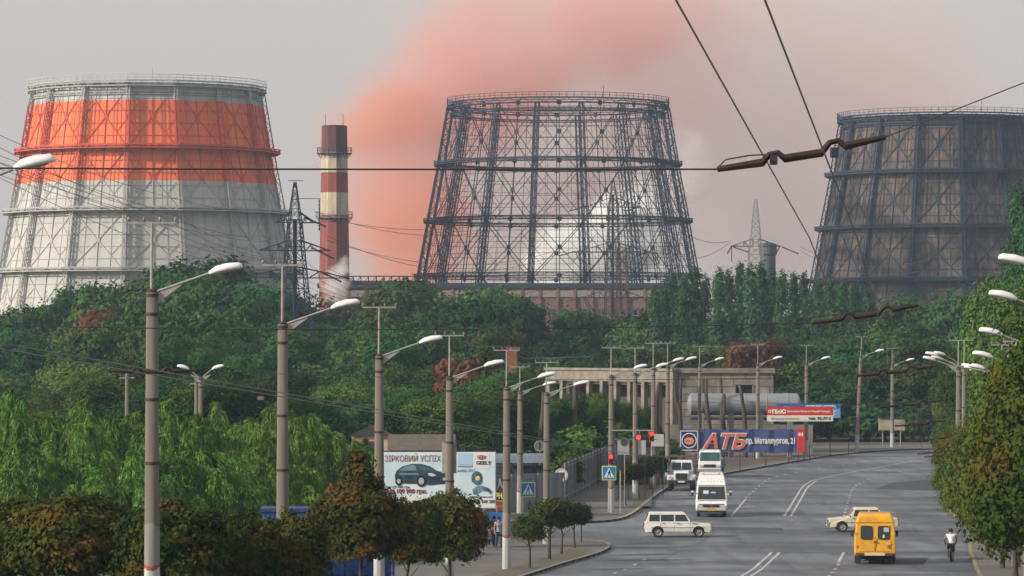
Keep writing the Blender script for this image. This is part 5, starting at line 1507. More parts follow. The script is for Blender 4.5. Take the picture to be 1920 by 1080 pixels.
def walker_sign(label, px, py, D, sz=.92, rz=0.0, pole=True):
    r = thing('crossing_sign', label, 'road sign', (X(px, D), D, 0), rz, 'pedestrian crossing signs')
    zc = Z(py, D)
    MB().box((0, 0, zc), (sz, .03, sz)).build('yellow_backing', mat('sign_yellow_green', (.62, .70, .10), rough=.4), r, bevel=.01)
    plate('blue_field', mat('sign_blue', (.015, .20, .55), rough=.4), r, 0, zc, sz * .86, sz * .86, -.025)
    h = sz * .36
    ppoly('white_triangle', WHT, r, [(-h, zc - h * .9), (h, zc - h * .9), (0, zc + h)], -.038)
    mb = MB()
    u = sz * .34
    def q(*p): mb.prism([(a * u, zc + b * u) for a, b in p], -.058, -.048)
    n = 10; q(*[(0.05 + .13 * math.cos(2 * PI * i / n), .52 + .13 * math.sin(2 * PI * i / n)) for i in range(n)])
    q((-.12, -.05), (.16, -.05), (.14, .38), (-.06, .38)); q((-.12, 0), (.02, 0), (-.28, -.72), (-.42, -.72)); q((0, 0), (.16, 0), (.42, -.72), (.26, -.72))
    q((-.06, .34), (-.36, .02), (-.28, -.06), (0, .2)); q((.12, .34), (.38, .06), (.30, -.02), (.08, .2))
    mb.build('walker', BLKP, r)
    mb = MB()
    for i in range(4): mb.prism([(-h * .85 + i * h * .48, zc - h * .86), (-h * .85 + i * h * .48 + .05, zc - h * .86), (-h * .8 + i * h * .46 + .05, zc - h * .7), (-h * .8 + i * h * .46, zc - h * .7)], -.046, -.042)
    mb.build('stripes', BLKP, r)
    if pole: MB().bar((0, .06, 0.1), (0, .06, zc + sz * .45), .07).build('post', ARMM, r)
    else: MB().bar((-.5, .06, zc), (.2, .06, zc), .05).build('bracket', ARMM, r)
    return r
walker_sign('blue walker sign with yellow border beyond the crossing, under a red light', 1142, 887, 238, .92)
walker_sign('blue walker sign with yellow border half hidden by the pole near the kiosk', 990, 918, 236, .95, .1, False)
def round_sign(label, px, py, D, r_, c_in, c_rim, grp=None):
    r = thing('round_sign', label, 'road sign', (X(px, D), D, 0), 0); zc = Z(py, D)
    disc('face', c_in, r, 0, zc, r_, 0, t=.03); disc('rim', c_rim, r, 0, zc, r_, -.03, r_ * .74)
    MB().bar((0, .05, .1), (0, .05, zc), .06).build('post', ARMM, r); return r, zc
r1_, zc = round_sign('white round sign with a dark square at the fence corner', 1052, 891, 255, .47, WHT, mat('sign_faded_white', (.55, .5, .48)))
plate('square_mark', BLKP, r1_, 0, zc, .40, .36, -.04); plate('square_core', WHT, r1_, 0, zc, .16, .18, -.055)
r2_, zc = round_sign('back of a grey round sign above the kiosk roof', 1012, 836, 262, .40, mat('sign_back_grey', (.16, .16, .16)), mat('sign_back_rim', (.25, .25, .24)))
MB().box((0, -.02, zc), (.1, .03, .5)).build('bracket', DARK, r2_)
r3_, zc = round_sign('dark round sign hanging by the grey display boards', 1171, 829, 250, .30, mat('sign_dark', (.05, .06, .06)), mat('sign_rim_olive', (.13, .14, .1)))
# --- traffic lights
RLAMP = emit('red_lamp', (1.0, .03, .03), 3.0)
HOUS = mat('signal_housing', (.025, .03, .03), (.05, .05, .05), rough=.5)
RHOUS = mat('red_signal_housing', (.45, .03, .03), (.35, .02, .02), rough=.5)
p7x, p7D = X(1146, 241), 241
tl = thing('traffic_light', 'dark traffic light with one red lamp lit, hung on a long arm', 'traffic light', (p7x, p7D - .25, 0))
za = Z(807, 241)
MB().tube([(0, 0, za), (80 * 241 / F, 0, za)], .04, 7).build('arm', ARMM, tl)
xh0 = 50 * 241 / F
zh = Z(820, 241)
MB().box((xh0 + .35, 0, zh), (1.15, .22, .34)).build('housing', HOUS, tl, bevel=.03)
disc('red_lens', RLAMP, tl, xh0 + .02, zh, .15, -.13, t=.04); disc('dark_lens', mat('dark_lens', (.02, .06, .04)), tl, xh0 + .40, zh, .13, -.13, t=.04); disc('dark_lens', mat('dark_lens', (.02, .06, .04)), tl, xh0 + .75, zh, .13, -.13, t=.04)
mb = MB(); mb.lathe([(.17, -.36), (.17, -.12), (.155, -.12), (.155, -.36)], 14, (xh0 + .02, 0, zh), 'Y', caps=False); mb.build('visor', RHOUS, tl)
for xx in (xh0 + .1, xh0 + .7): MB().bar((xx, 0, zh + .17), (xx, 0, za), .04).build('hanger', ARMM, tl)
def ped_light(label, px, py, D, red_m=RHOUS, facing=0.0):
    r = thing('traffic_light', label, 'traffic light', (X(px, D), D, 0), facing); zc = Z(py, D)
    MB().box((0, 0, zc), (.30, .24, .68)).build('housing', red_m, r, bevel=.03)
    for i, mm in enumerate((RLAMP, mat('dim_red_lens', (.30, .02, .02)))):
        disc('lens', mm, r, 0, zc + .16 - i * .32, .12, -.14, t=.04)
        mb = MB(); mb.lathe([(.14, -.26), (.14, -.13), (.125, -.13), (.125, -.26)], 12, (0, 0, zc + .16 - i * .32), 'Y', caps=False); mb.build('visor', HOUS, r)
    MB().bar((.05, .1, zc - .2), (.32, .3, zc - .2), .05).build('bracket', ARMM, r)
    return r
ped_light('red signal box on the lamp post above the walker sign', 1145, 861, 240.6)
ped_light('red signal box at the far end of the long signal arm', 1222, 818, 240.6)
dk = thing('traffic_light', 'unlit dark signal box between the lamp post and small trees', 'traffic light', (X(1163, 240), 240, 0)); zc = Z(866, 240)
MB().box((0, 0, zc), (.42, .24, .95)).build('housing', HOUS, dk, bevel=.03)
for i in range(3): disc('lens', mat('dead_lens', (.03, .04, .05)), dk, 0, zc + .3 - i * .3, .12, -.13, t=.03)
MB().bar((0, .05, .1), (0, .05, zc), .09).build('post', ARMM, dk)
# --- stalls behind the traffic light
for (px0, px1, py0, py1, D, lb, c) in ((1158, 1180, 826, 853, 262, 'grey-white display panel on the kiosk wall, left one', (.36, .38, .39)), (1187, 1211, 823, 853, 262, 'grey-white display panel on the kiosk wall, middle one', (.42, .45, .47)), (1222, 1245, 814, 837, 264, 'pale square panel right of the hanging traffic light', (.50, .50, .48))):
    k = D / F
    o = thing('display_panel', lb, 'panel', (X((px0 + px1) / 2, D), D, 0), 0, 'pale display panels near the traffic light')
    MB().box((0, 0, Z((py0 + py1) / 2, D)), ((px1 - px0) * k, .05, (py1 - py0) * k)).build('sheet', mat('panel_grey', c, scale=.8), o, bevel=.01)
    mb = MB()
    for sx in (-.42, .42): mb.bar((sx * (px1 - px0) * k, .05, .1), (sx * (px1 - px0) * k, .05, Z(py0, D)), .06)
    mb.build('post', DARK, o)
kb = thing('brick_kiosk', 'dark red-brown kiosk behind the pale display panels', 'kiosk', (X(1196, 288), 288, 0))
MB().box((0, 1.5, 1.7), (3.4, 3, 3.4)).build('wall', mat('red_brown_brick', (.05, .028, .025), (.085, .05, .045), scale=2), kb)
MB().box((0, 1.4, 3.5), (3.8, 3.4, .2)).build('roof', DARK, kb)
MB().box((1.2, -.03, 1.5), (.9, .05, 2.2)).build('door', mat('door_brown', (.07, .045, .035)), kb)
# --- kiosk with barrel roof, metal fence
kk = thing('bus_shelter', 'kiosk with a blue-grey barrel roof behind the lamp posts', 'kiosk', (X(972, 246), 246, 0)); k = 246 / F
kw = 100 * k
BLG = mat('blue_grey_sheet', (.14, .19, .24), (.20, .25, .30), scale=1.5, rough=.4, metal=.4)
vs = []; fs = []; n = 10
for i in range(n + 1):
    a = PI * .08 + PI * .55 * i / n
    for x in (-kw / 2, kw / 2): vs.append((x, -1.3 * math.cos(a) + .2, 3.0 + .78 * math.sin(a)))
for i in range(n): fs.append((2 * i, 2 * i + 1, 2 * i + 3, 2 * i + 2))
mb = MB(); mb.add(vs, fs); ro = mb.build('roof', BLG, kk, fix=False)
sol = ro.modifiers.new('thickness', 'SOLIDIFY'); sol.thickness = .06
MB().box((0, .6, 1.5), (kw * .96, 1.2, 3.0)).build('wall', mat('kiosk_dark', (.025, .03, .035), (.05, .05, .055)), kk)
plate('window', GLD, kk, .3, 2.4, kw * .35, .7, -.03, .03); plate('window', GLD, kk, -1.0, 2.4, kw * .25, .7, -.03, .03)
plate('teal_panel', mat('teal_panel', (.06, .12, .13)), kk, 1.45, 2.3, .5, .8, -.04)
def corrmat(name, c1, c2):
    return mat(name, c1, c2, scale=1.0, rough=.6, stretch=(1.2, 1.2, .15), detail=5)
FEN = corrmat('grey_blue_sheet_fence', (.085, .10, .125), (.17, .18, .20))
def sheet_fence(label, pts, h, m, pitch=.28, post=2.5, cap=None):
    """corrugated sheet fence along a polyline"""
    r = thing('sheet_fence', label, 'fence')
    for (a, b) in zip(pts, pts[1:]):
        a = Vector((*a, 0)); b = Vector((*b, 0)); L_ = (b - a).length; d = (b - a) / L_; nrm = Vector((d.y, -d.x, 0))
        n = int(L_ / pitch) * 2
        vs = []; fs = []
        for i in range(n + 1):
            p = a + d * (L_ * i / n) + nrm * (.03 if i % 2 else -.03)
            z0 = g(p.y) + .1
            vs += [(p.x, p.y, z0), (p.x, p.y, z0 + h)]
        for i in range(n): fs.append((2 * i, 2 * i + 2, 2 * i + 3, 2 * i + 1))
        o = MB().add(vs, fs).build('sheet_panel', m, r, fix=False)
        sm_ = o.modifiers.new('thickness', 'SOLIDIFY'); sm_.thickness = .01
        k = max(1, int(L_ / post))
        for i in range(k + 1):
            p = a + d * (L_ * i / k) + nrm * .09
            MB().bar((p.x, p.y, g(p.y)), (p.x, p.y, g(p.y) + h + .12), .09).build('post', cap or GREYS, r)
        for zz in (.5, h - .2):
            p, q = a + nrm * .06, b + nrm * .06
            MB().bar((p.x, p.y, g(p.y) + zz), (q.x, q.y, g(q.y) + zz), .05).build('rail', cap or GREYS, r)
    return r
sheet_fence('grey-blue metal fence receding past the crossing', [(X(1056, 256), 256), (X(1132, 297), 297), (X(1158, 312), 312)], 2.7, FEN, .4, 3.2)
sheet_fence('grey metal sheet fence in front of the barrel-roof kiosk', [(X(905, 240), 240), (X(1056, 246), 246)], 2.45, corrmat('pale_grey_sheet', (.12, .15, .18), (.23, .26, .28)), .5, 2.2)
BLUEF = mat('bright_blue_sheet', (.012, .075, .30), (.02, .10, .36), scale=2, rough=.45)
sheet_fence('bright blue metal fence behind the brown street trees', [(X(470, 152), 152), (X(735, 158), 158)], 1.75, BLUEF, .3, 1.3, BLUEF)
kb2 = thing('blue_container', 'blue site cabin roof peeping out behind the second lamp post', 'cabin', (X(530, 150), 150, g(150)))
MB().box((0, 6, 1.45), (2.3, 2.2, 2.9)).build('wall', BLUEF, kb2); MB().box((0, 6, 2.98), (2.5, 2.4, .14)).build('roof', mat('cabin_roof', (.02, .05, .16)), kb2)
# guard rail posts along the far pavement
GR = 'thin posts along the far pavement'
pf = None
pts = [(19.6, 321), (22.5, 331), (25.2, 340), (27.8, 349), (30.5, 358), (33.0, 366)]
for i, (x, y) in enumerate(pts):
    lb = f"thin dark guard post, {ORD[i]} from left under the blue banner"
    if pf is None:
        pf = thing('guard_post', lb, 'post', (x, y, PH), 0, GR)
        MB().tube([(0, 0, 0), (0, 0, 1.35)], .045, 7).build('post', DARK, pf); MB().box((0, 0, 1.38), (.12, .12, .05)).build('cap', DARK, pf)
    else: dup(pf, (x, y, PH), None, lb)
hs_ = thing('cottage', 'small cream cottage glimpsed through the dark trees', 'house', (X(694, 286), 286, 0)); 
MB().box((0, 2, 2.0), (2.9, 4, 4.0)).build('wall', mat('cream_render', (.55, .42, .25), (.45, .34, .2)), hs_)
MB().prism([(-1.6, 4.0), (1.6, 4.0), (0, 4.7)], -.3, 4.3).build('roof', mat('brown_tiles', (.05, .045, .035)), hs_)
wn = MB().box((.1, -.03, 3.0), (.75, .08, 1.1)).build('window', mat('window_brown', (.10, .04, .03)), hs_); MB().box((.1, -.08, 3.0), (.55, .03, .9)).build('pane', GLD, wn)
sh_ = thing('shed', 'long low grey-roofed shed above the car billboard', 'shed', (X(790, 232), 232, 0))
MB().box((0, 1.5, 2.2), (3.8, 3, 4.4)).build('wall', mat('shed_wall', (.13, .10, .08), (.09, .08, .07)), sh_)
MB().prism([(-.4, 4.4), (3.6, 4.4), (3.4, 5.0), (1.6, 5.35)], -2.1, 2.1, 'YZ').build('roof', mat('slate_roof', (.09, .08, .065), (.13, .11, .09)), sh_)
rs_ = thing('shed', 'low shed with an orange-brown roof peeping through the willows', 'shed', (X(170, 244), 244, 0))
MB().box((0, 1.5, 2.3), (5.5, 3, 4.6)).build('wall', mat('shed_wall2', (.30, .2, .13)), rs_); MB().prism([(-.4, 4.6), (3.4, 4.6), (1.5, 5.7)], -3, 3, 'YZ').build('roof', mat('orange_tiles', (.30, .10, .04), (.2, .08, .04)), rs_)
bc = thing('brick_stack', 'small red brick stack standing in the wood left of the ruined building', 'chimney', (X(960, 400), 400, 0)); zt = Z(655, 400)
MB().box((0, 0, zt / 2), (1.1, 1.1, zt)).build('shaft', mat('red_brick', (.20, .06, .045), (.28, .1, .07), scale=4), bc); MB().box((0, 0, zt + .1), (1.35, 1.35, .25)).build('cap', mat('brick_cap', (.22, .09, .07)), bc)
# ------------------------------------------------------------------ vehicles
TYRE = mat('tyre_rubber', (.018, .018, .018), (.03, .03, .03), rough=.85)
RIM = mat('steel_rim', (.38, .38, .37), (.25, .25, .24), rough=.5, metal=.5)
CHR = mat('dull_chrome', (.45, .45, .45), rough=.3, metal=.8)
CARG = glass('car_glass', (.02, .03, .035), .08)
BLKT = mat('black_trim', (.018, .018, .02), (.03, .03, .03), rough=.6)
WPAINT = mat('white_car_paint', (.74, .73, .69), (.58, .57, .52), scale=1.8, rough=.35, coat=.3)
CREAM = mat('cream_car_paint', (.66, .60, .47), (.58, .52, .40), scale=1.0, rough=.35, coat=.3)
YEL = mat('yellow_van_paint', (.80, .42, .015), (.62, .30, .02), scale=1.6, rough=.38, coat=.3)
VWH = mat('white_van_paint', (.78, .79, .78), (.62, .63, .62), scale=1.6, rough=.35, coat=.3)
GAZW = mat('pale_truck_paint', (.55, .62, .63), (.68, .70, .70), scale=1.2, rough=.5)
UNDER = mat('underbody', (.015, .015, .016), rough=.9)
REDL = mat('tail_red', (.35, .02, .015), rough=.3)
AMB = mat('indicator_amber', (.60, .22, .03), rough=.3)
HEADL = mat('headlamp', (.55, .56, .55), (.35, .36, .36), scale=12, rough=.15)
PLW = mat('number_plate', (.65, .65, .62), rough=.5)
PLO = mat('orange_plate', (.62, .32, .06), (.5, .25, .05), rough=.5)
def wheel(par, x, y, r, w_, axis='Y'):
    wr = bpy.data.objects.new('wheel', None); COL.objects.link(wr); wr.parent = par; wr.location = (x, y, r); wr.empty_display_size = .2
    mb = MB(); mb.lathe([(r * .62, -w_ / 2), (r * .92, -w_ / 2), (r, -w_ * .34), (r, w_ * .34), (r * .92, w_ / 2), (r * .62, w_ / 2)], 24, (0, 0, 0), axis, caps=False); mb.build('tyre', TYRE, wr)
    mb = MB(); mb.lathe([(r * .63, -w_ * .42), (r * .50, -w_ * .30), (r * .25, -w_ * .34), (r * .22, -w_ * .48), (.005, -w_ * .5), (.005, w_ * .5), (r * .22, w_ * .48), (r * .25, w_ * .34), (r * .50, w_ * .30), (r * .63, w_ * .42)], 20, (0, 0, 0), axis, caps=False); mb.build('rim', RIM, wr)
def arch_profile(L, zb, pts_top, wheels, ra):
    """closed side outline: bottom edge with wheel arches, then the given top points from front to rear"""
    x = -L / 2
    P = [(-L / 2 + .02, zb + .12), (-L / 2 + .08, zb)]
    for wx in sorted(wheels):
        a0 = math.asin(min(1, (zb - .30) / ra)) if zb > .30 else 0
        n = 8
        for i in range(n + 1):
            a = PI - a0 - (PI - 2 * a0) * i / n
            P.append((wx + ra * math.cos(a), .30 + ra * math.sin(a)))
    P += [(L / 2 - .08, zb), (L / 2 - .01, zb + .12)] + pts_top
    return P
def passenger_car(name, label, paint, L, W, H, belt, gh, hood, wheels, wins, wagon, loc, rz):
    r = thing(name, label, 'car', loc, rz)
    zb = .27
    top = [(L / 2, .52), (L / 2 - .03, hood[0]), (gh[3] + .02, hood[1]), (gh[3] - .1, belt)]
    top += [(gh[0] + .1, belt)] + ([(-L / 2 + .02, belt - .04), (-L / 2, .55)] if not wagon else [(-L / 2 + .05, belt), (-L / 2, .6)])
    prof = arch_profile(L, zb, top, wheels, .345)
    mb = MB(); mb.prism(prof, -W / 2, W / 2)
    mb.v = [(x, y * (1 - .05 * max(0, abs(x) - L * .36) / (L * .14)) * (1 - .06 * max(0, z - .6) / .3), z) for x, y, z in mb.v]
    body = mb.build('body', paint, r, bevel=.028)
    MB().box((0, 0, .42), (L * .93, W * .82, .32)).build('underbody', UNDER, r)
    for sy in (-1, 1): MB().box((0, sy * (W / 2 - .004), .31), (1.55, .02, .09)).build('sill', mat('dusty_sill', (.20, .18, .15), (.34, .32, .28), scale=5), r)
    wb, wt = W * .465, W * .375
    x0, x1, x2, x3 = gh; zt = H - .05
    vs = [(x0, -wb, belt - .03), (x3, -wb, belt - .03), (x3, wb, belt - .03), (x0, wb, belt - .03), (x1, -wt, zt), (x2, -wt, zt), (x2, wt, zt), (x1, wt, zt)]
    MB().add(vs, [(3, 2, 1, 0), (4, 5, 6, 7), (0, 1, 5, 4), (1, 2, 6, 5), (2, 3, 7, 6), (3, 0, 4, 7)]).build('cabin', paint, r, bevel=.03)
    mb = MB(); n = 6
    mb.add([(x1 - .03, -wt - .02, zt - .02), (x2 + .03, -wt - .02, zt - .02), (x2 + .03, wt + .02, zt - .02), (x1 - .03, wt + .02, zt - .02), (x1 + .06, -wt + .12, zt + .05), (x2 - .1, -wt + .12, zt + .05), (x2 - .1, wt - .12, zt + .05), (x1 + .06, wt - .12, zt + .05)],
           [(3, 2, 1, 0), (4, 5, 6, 7), (0, 1, 5, 4), (1, 2, 6, 5), (2, 3, 7, 6), (3, 0, 4, 7)])
    mb.build('roof', paint, r, bevel=.02)
    def sidept(x, t, s, off):   # t 0 belt .. 1 roof
        z = belt - .03 + (zt - belt + .03) * t; y = wb + (wt - wb) * t
        return (x, s * (y + off), z)
    def lim(t): return x0 + (x1 - x0) * t, x3 + (x2 - x3) * t
    for s in (-1, 1):
        for (a, b) in wins:
            t0, t1 = .16, .84
            l0, r0_ = lim(t0); l1, r1_ = lim(t1)
            q = [(max(a, l0 + .07), t0), (min(b, r0_ - .07), t0), (min(b, r1_ - .07), t1), (max(a, l1 + .07), t1)]
            vs = [sidept(x, t, s, .010) for x, t in q] + [sidept(x, t, s, -.02) for x, t in q]
            wd_ = MB().add(vs, [(0, 1, 2, 3), (7, 6, 5, 4), (0, 4, 5, 1), (1, 5, 6, 2), (2, 6, 7, 3), (3, 7, 4, 0)]).build('window', CARG, r)
        # door lines, handles, belt strip
        for xx in [w_[1] + .035 for w_ in wins[:-1]] + [wins[-1][1] + .1]:
            MB().box((xx, s * (W / 2 + .001), .60), (.012, .006, .5)).build('door_gap', BLKT, r)
        for xx in [w_[0] + .12 for w_ in wins[-2:]]:
            MB().box((xx + .05, s * (W / 2 - .002), .80), (.14, .03, .03)).build('handle', BLKT, r)
        MB().box((0, s * (W / 2 + .006), .56), (L * .8, .012, .025)).build('trim_strip', BLKT, r)
        MB().box((gh[3] - .12, s * (W / 2 + .07), belt + .06), (.06, .12, .10)).build('mirror', BLKT, r, bevel=.01)
    def endglass(xa, za, xb, zb_, ya, yb, sx, nm):
        vs = [(xa, -ya, za), (xa, ya, za), (xb, yb, zb_), (xb, -yb, zb_)]
        vs2 = [(x + sx * .012, y, z + .004) for x, y, z in vs]; vs = [(x - sx * .02, y, z) for x, y, z in vs]
        MB().add(vs + vs2, [(3, 2, 1, 0), (4, 5, 6, 7), (0, 1, 5, 4), (1, 2, 6, 5), (2, 3, 7, 6), (3, 0, 4, 7)]).build(nm, CARG, r)
    l0, r0_ = lim(.14); l1, r1_ = lim(.88)
    endglass(r0_, belt + .05, r1_, zt - .05, wb * .9, wt * .93, 1, 'windscreen'); endglass(l0, belt + .05, l1, zt - .05, wb * .88, wt * .9, -1, 'rear_window')
    for sx, nm in ((1, 'front_bumper'), (-1, 'rear_bumper')):
        bp = MB().box((sx * (L / 2 + .03), 0, .46), (.10, W * .96, .11)).build(nm, CHR, r, bevel=.02)
        for sy in (-1, 1): MB().box((sx * (L / 2 + .06), sy * W * .3, .46), (.08, .06, .14)).build('over_rider', BLKT, bp)
        MB().box((sx * (L / 2 + .09), 0, .40), (.015, .5, .11)).build('number_plate', PLW, r)
    for sy in (-1, 1):
        mb = MB(); mb.lathe([(.085, L / 2 - .03), (.085, L / 2 + .02), (.05, L / 2 + .035)], 14, (0, sy * W * .36, .64), 'X'); mb.build('headlight', HEADL, r)
        MB().box((-L / 2 - .005, sy * W * .41, .68), (.04, .13, .22)).build('tail_light', REDL, r, bevel=.01)
        MB().box((L / 2 - .02, sy * W * .47, .55), (.08, .03, .06)).build('indicator', AMB, r)
    MB().box((L / 2 + .004, 0, .62), (.02, W * .56, .16)).build('grille', BLKT, r)
    for wx in wheels:
        for sy in (-1, 1): wheel(r, wx, sy * (W / 2 - .11), .295, .17)
    return r
passenger_car('station_wagon', 'white estate car crossing the junction from left to right', WPAINT, 3.80, 1.60, 1.43, .86, (-1.86, -1.62, .42, .84), (.76, .85), (-1.12, 1.20), ((-1.62, -1.02), (-.96, -.22), (-.14, .62)), True, (X(1270, 213), 213, 0), R(-1))
passenger_car('saloon_car', 'cream saloon car heading left, half hidden behind the yellow van', CREAM, 4.02, 1.60, 1.43, .87, (-1.30, -.86, .50, .92), (.77, .86), (-1.28, 1.26), ((-.98, -.34), (-.27, .60)), False, (X(1620, 218), 219, 0), R(181))

def section_body(par, name, prof, W, paint, taper, bevel=.05, ztap=1.2, zmax=2.6):
    """side outline (y,z) extruded across, narrowing towards the roof"""
    mb = MB(); mb.prism(prof, -W / 2, W / 2, 'YZ')
    mb.v = [(x * (1 - taper * max(0, z - ztap) / (zmax - ztap)), y, z) for x, y, z in mb.v]
    return mb.build(name, paint, par, bevel=bevel)
# --- yellow van seen from behind (faces +y)
yv = thing('yellow_van', 'yellow high-roof minibus seen from behind with two rear windows', 'van', (X(1640, 187), 187, 0), R(-5))
W = 2.0
section_body(yv, 'body', [(-2.55, .55), (-2.62, .70), (-2.58, 1.5), (-2.50, 2.14), (.95, 2.14), (1.55, 1.25), (2.45, 1.05), (2.6, .55)], W + .04, YEL, .07, .06, 1.2, 2.15)
section_body(yv, 'roof', [(-2.49, 2.145), (-2.42, 2.46), (-2.25, 2.60), (.2, 2.60), (.85, 2.145)], W * .955, YEL, .22, .06, 2.2, 2.65)
MB().box((0, -.1, 2.145), (W * .955, 4.7, .035)).build('roof_seam', mat('seam_brown', (.22, .12, .02)), yv)
MB().box((0, 0, .50), (W * .86, 4.7, .3)).build('underbody', UNDER, yv)
def rear_y(z): return -2.62 + (.04 * max(0, z - .7) / .8 if z < 1.5 else .04 + .08 * (z - 1.5) / .64)
for sx in (-1, 1):
    vs = []
    xa, xb = sx * .10, sx * .86
    d = MB()
    d.add([(xa, rear_y(.75) - .02, .75), (xb, rear_y(.75) - .02, .75), (xb * .96, rear_y(2.08) - .02, 2.06), (xa, rear_y(2.08) - .02, 2.06), (xa, rear_y(.75) + .02, .75), (xb, rear_y(.75) + .02, .75), (xb * .96, rear_y(2.08) + .02, 2.06), (xa, rear_y(2.08) + .02, 2.06)],
          [(0, 1, 2, 3), (7, 6, 5, 4), (0, 4, 5, 1), (1, 5, 6, 2), (2, 6, 7, 3), (3, 7, 4, 0)])
    dr = d.build('rear_door', YEL, yv, bevel=.012)
    dr.location.x = -sx * .075
    xc = sx * .47 - sx * .05
    def rwin(w_, h, zc, off, m, nm, par):
        yy = rear_y(zc)
        n = 24; poly = []
        for i in range(n):
            t = 2 * PI * i / n; c, s_ = math.cos(t), math.sin(t); e = .35
            poly.append((xc + math.copysign(abs(c) ** e, c) * w_ / 2, zc + math.copysign(abs(s_) ** e, s_) * h / 2))
        mb = MB(); mb.prism(poly, yy - .03 - off, yy); mb.v = [(x, y + (z - zc) * .11, z) for x, y, z in mb.v]
        return mb.build(nm, m, par)
    wf = rwin(.60, .68, 1.68, .0, BLKT, 'window_seal', yv); rwin(.53, .60, 1.68, .008, CARG, 'window', yv)
    if sx > 0:
        MB().box((.55, rear_y(1.8) - .045, 1.83), (.26, .01, .22)).build('sticker', mat('pale_sticker', (.5, .52, .5)), yv); MB().box((.42, rear_y(1.5) - .06, 1.50), (.10, .01, .16)).build('sticker', PLW, yv)
    MB().box((sx * .93, rear_y(.95) - .02, 1.0), (.10, .05, .12)).build('hinge', YEL, yv); MB().box((sx * .93, rear_y(1.8) - .02, 1.62), (.10, .05, .12)).build('hinge', YEL, yv)
    MB().box((sx * .86, -2.66, .60), (.22, .07, .15)).build('tail_light', REDL, yv, bevel=.01); MB().box((sx * .68, -2.66, .60), (.12, .07, .13)).build('reversing_light', HEADL, yv, bevel=.01)
    MB().box((sx * 1.12, 1.3, 1.45), (.14, .1, .3)).build('mirror', BLKT, yv, bevel=.02)
    mb = MB(); mb.box((sx * (W / 2 - .02), -.2, 1.63), (.02, 3.6, .55)); mb.build('side_window', CARG, yv)
for sx in (-1, 1):
    wheel(yv, sx * .82, -1.55, .34, .24, 'X'); wheel(yv, sx * .85, 1.75, .34, .2, 'X')
    MB().box((sx * .86, -2.35, .33), (.30, .03, .34)).build('mud_flap', BLKT, yv)
MB().box((0, -2.64, 1.10), (.018, .03, .66)).build('door_gap', mat('gap_brown', (.15, .08, .02)), yv); MB().box((.02, -2.665, 1.22), (.17, .04, .05)).build('handle', BLKT, yv)
bp = MB().box((0, -2.68, .60), (W * .9, .10, .14)).build('rear_bumper', mat('dark_bumper', (.10, .05, .03), (.05, .03, .03), scale=4), yv, bevel=.02)
MB().box((-.02, -2.75, .63), (1.0, .02, .14)).build('number_plate', mat('faded_plate', (.66, .52, .28), (.7, .6, .4), scale=6), yv)
MB().bar((-.5, -2.3, .32), (.5, -2.3, .32), .09).build('axle', UNDER, yv)
MB().box((.66, -2.66, .98), (.10, .02, .12)).build('badge', mat('rust_patch', (.35, .14, .02)), yv); MB().box((.64, -2.655, 1.13), (.2, .015, .1)).build('filler_label', mat('faded_label', (.7, .5, .2)), yv)
# --- white minibus facing the camera (faces -y)
wv = thing('white_minibus', 'white high-roof minibus with a dark bonnet facing the camera', 'minibus', (X(1338, 237), 239.6, 0), R(-3))
W = 1.95
section_body(wv, 'body', [(-2.6, .42), (-2.72, .60), (-2.68, .74), (-2.35, .98), (-2.1, 1.06), (-1.20, 1.96), (2.9, 2.08), (2.95, .42)], W + .04, VWH, .08, .07, 1.2, 2.1)
section_body(wv, 'roof', [(-1.27, 1.98), (-1.02, 2.22), (-.3, 2.60), (.5, 2.72), (2.7, 2.72), (2.85, 2.05)], W * .96, VWH, .2, .07, 2.1, 2.75)
MB().box((0, 0, .45), (W * .84, 4.9, .3)).build('underbody', UNDER, wv)
def slab(name, m, par, p0, p1, wa, wb_, off=.02, nrm=None, t=.03):
    """panel on the sloping front: p0,p1 = (y,z) lower and upper edge"""
    (y0, z0), (y1, z1) = p0, p1
    d = Vector((0, y1 - y0, z1 - z0)).normalized(); n_ = Vector((0, -d.z, d.y))
    vs = [Vector((-wa / 2, y0, z0)), Vector((wa / 2, y0, z0)), Vector((wb_ / 2, y1, z1)), Vector((-wb_ / 2, y1, z1))]
    o = [v + n_ * off for v in vs] + [v - n_ * t for v in vs]
    return MB().add(o, [(0, 1, 2, 3), (7, 6, 5, 4), (0, 4, 5, 1), (1, 5, 6, 2), (2, 6, 7, 3), (3, 7, 4, 0)]).build(name, m, par)
slab('windscreen', CARG, wv, (-2.06, 1.10), (-1.26, 1.90), W * .92, W * .84)
slab('bonnet', mat('dark_bonnet', (.03, .035, .045), (.05, .055, .065), rough=.4), wv, (-2.66, .76), (-2.12, 1.055), W * .84, W * .88, .015)
slab('sun_strip', mat('pale_notice', (.6, .62, .62)), wv, (-1.72, 1.44), (-1.52, 1.64), .34, .34, .028).location.x = -.35
slab('notice', mat('pale_notice2', (.5, .52, .52)), wv, (-1.68, 1.48), (-1.60, 1.56), .3, .3, .028).location.x = .12
mb = MB()
for i in range(7): mb.box((-.6 + i * .2, -1.03, 2.2), (.09, .05, .03))
mb.build('marker_lamps', mat('marker_grey', (.3, .3, .3)), wv)
slab('roof_hatch', mat('hatch_rim', (.35, .22, .20)), wv, (-.25, 2.61), (.25, 2.69), 1.05, 1.05, .03)
slab('hatch_lid', VWH, wv, (-.20, 2.62), (.20, 2.685), .9, .9, .05)
MB().box((0, -2.74, .68), (1.05, .05, .16)).build('grille', BLKT, wv, bevel=.01)
mb = MB()
for k in range(3):
    a = PI / 2 + k * 2 * PI / 3; mb.bar((0, -2.78, .72), (.085 * math.cos(a), -2.78, .72 + .085 * math.sin(a)), .02)
mb.build('emblem', CHR, wv)
disc('emblem_ring', CHR, wv, 0, .72, .095, -2.78, .08, t=.02)
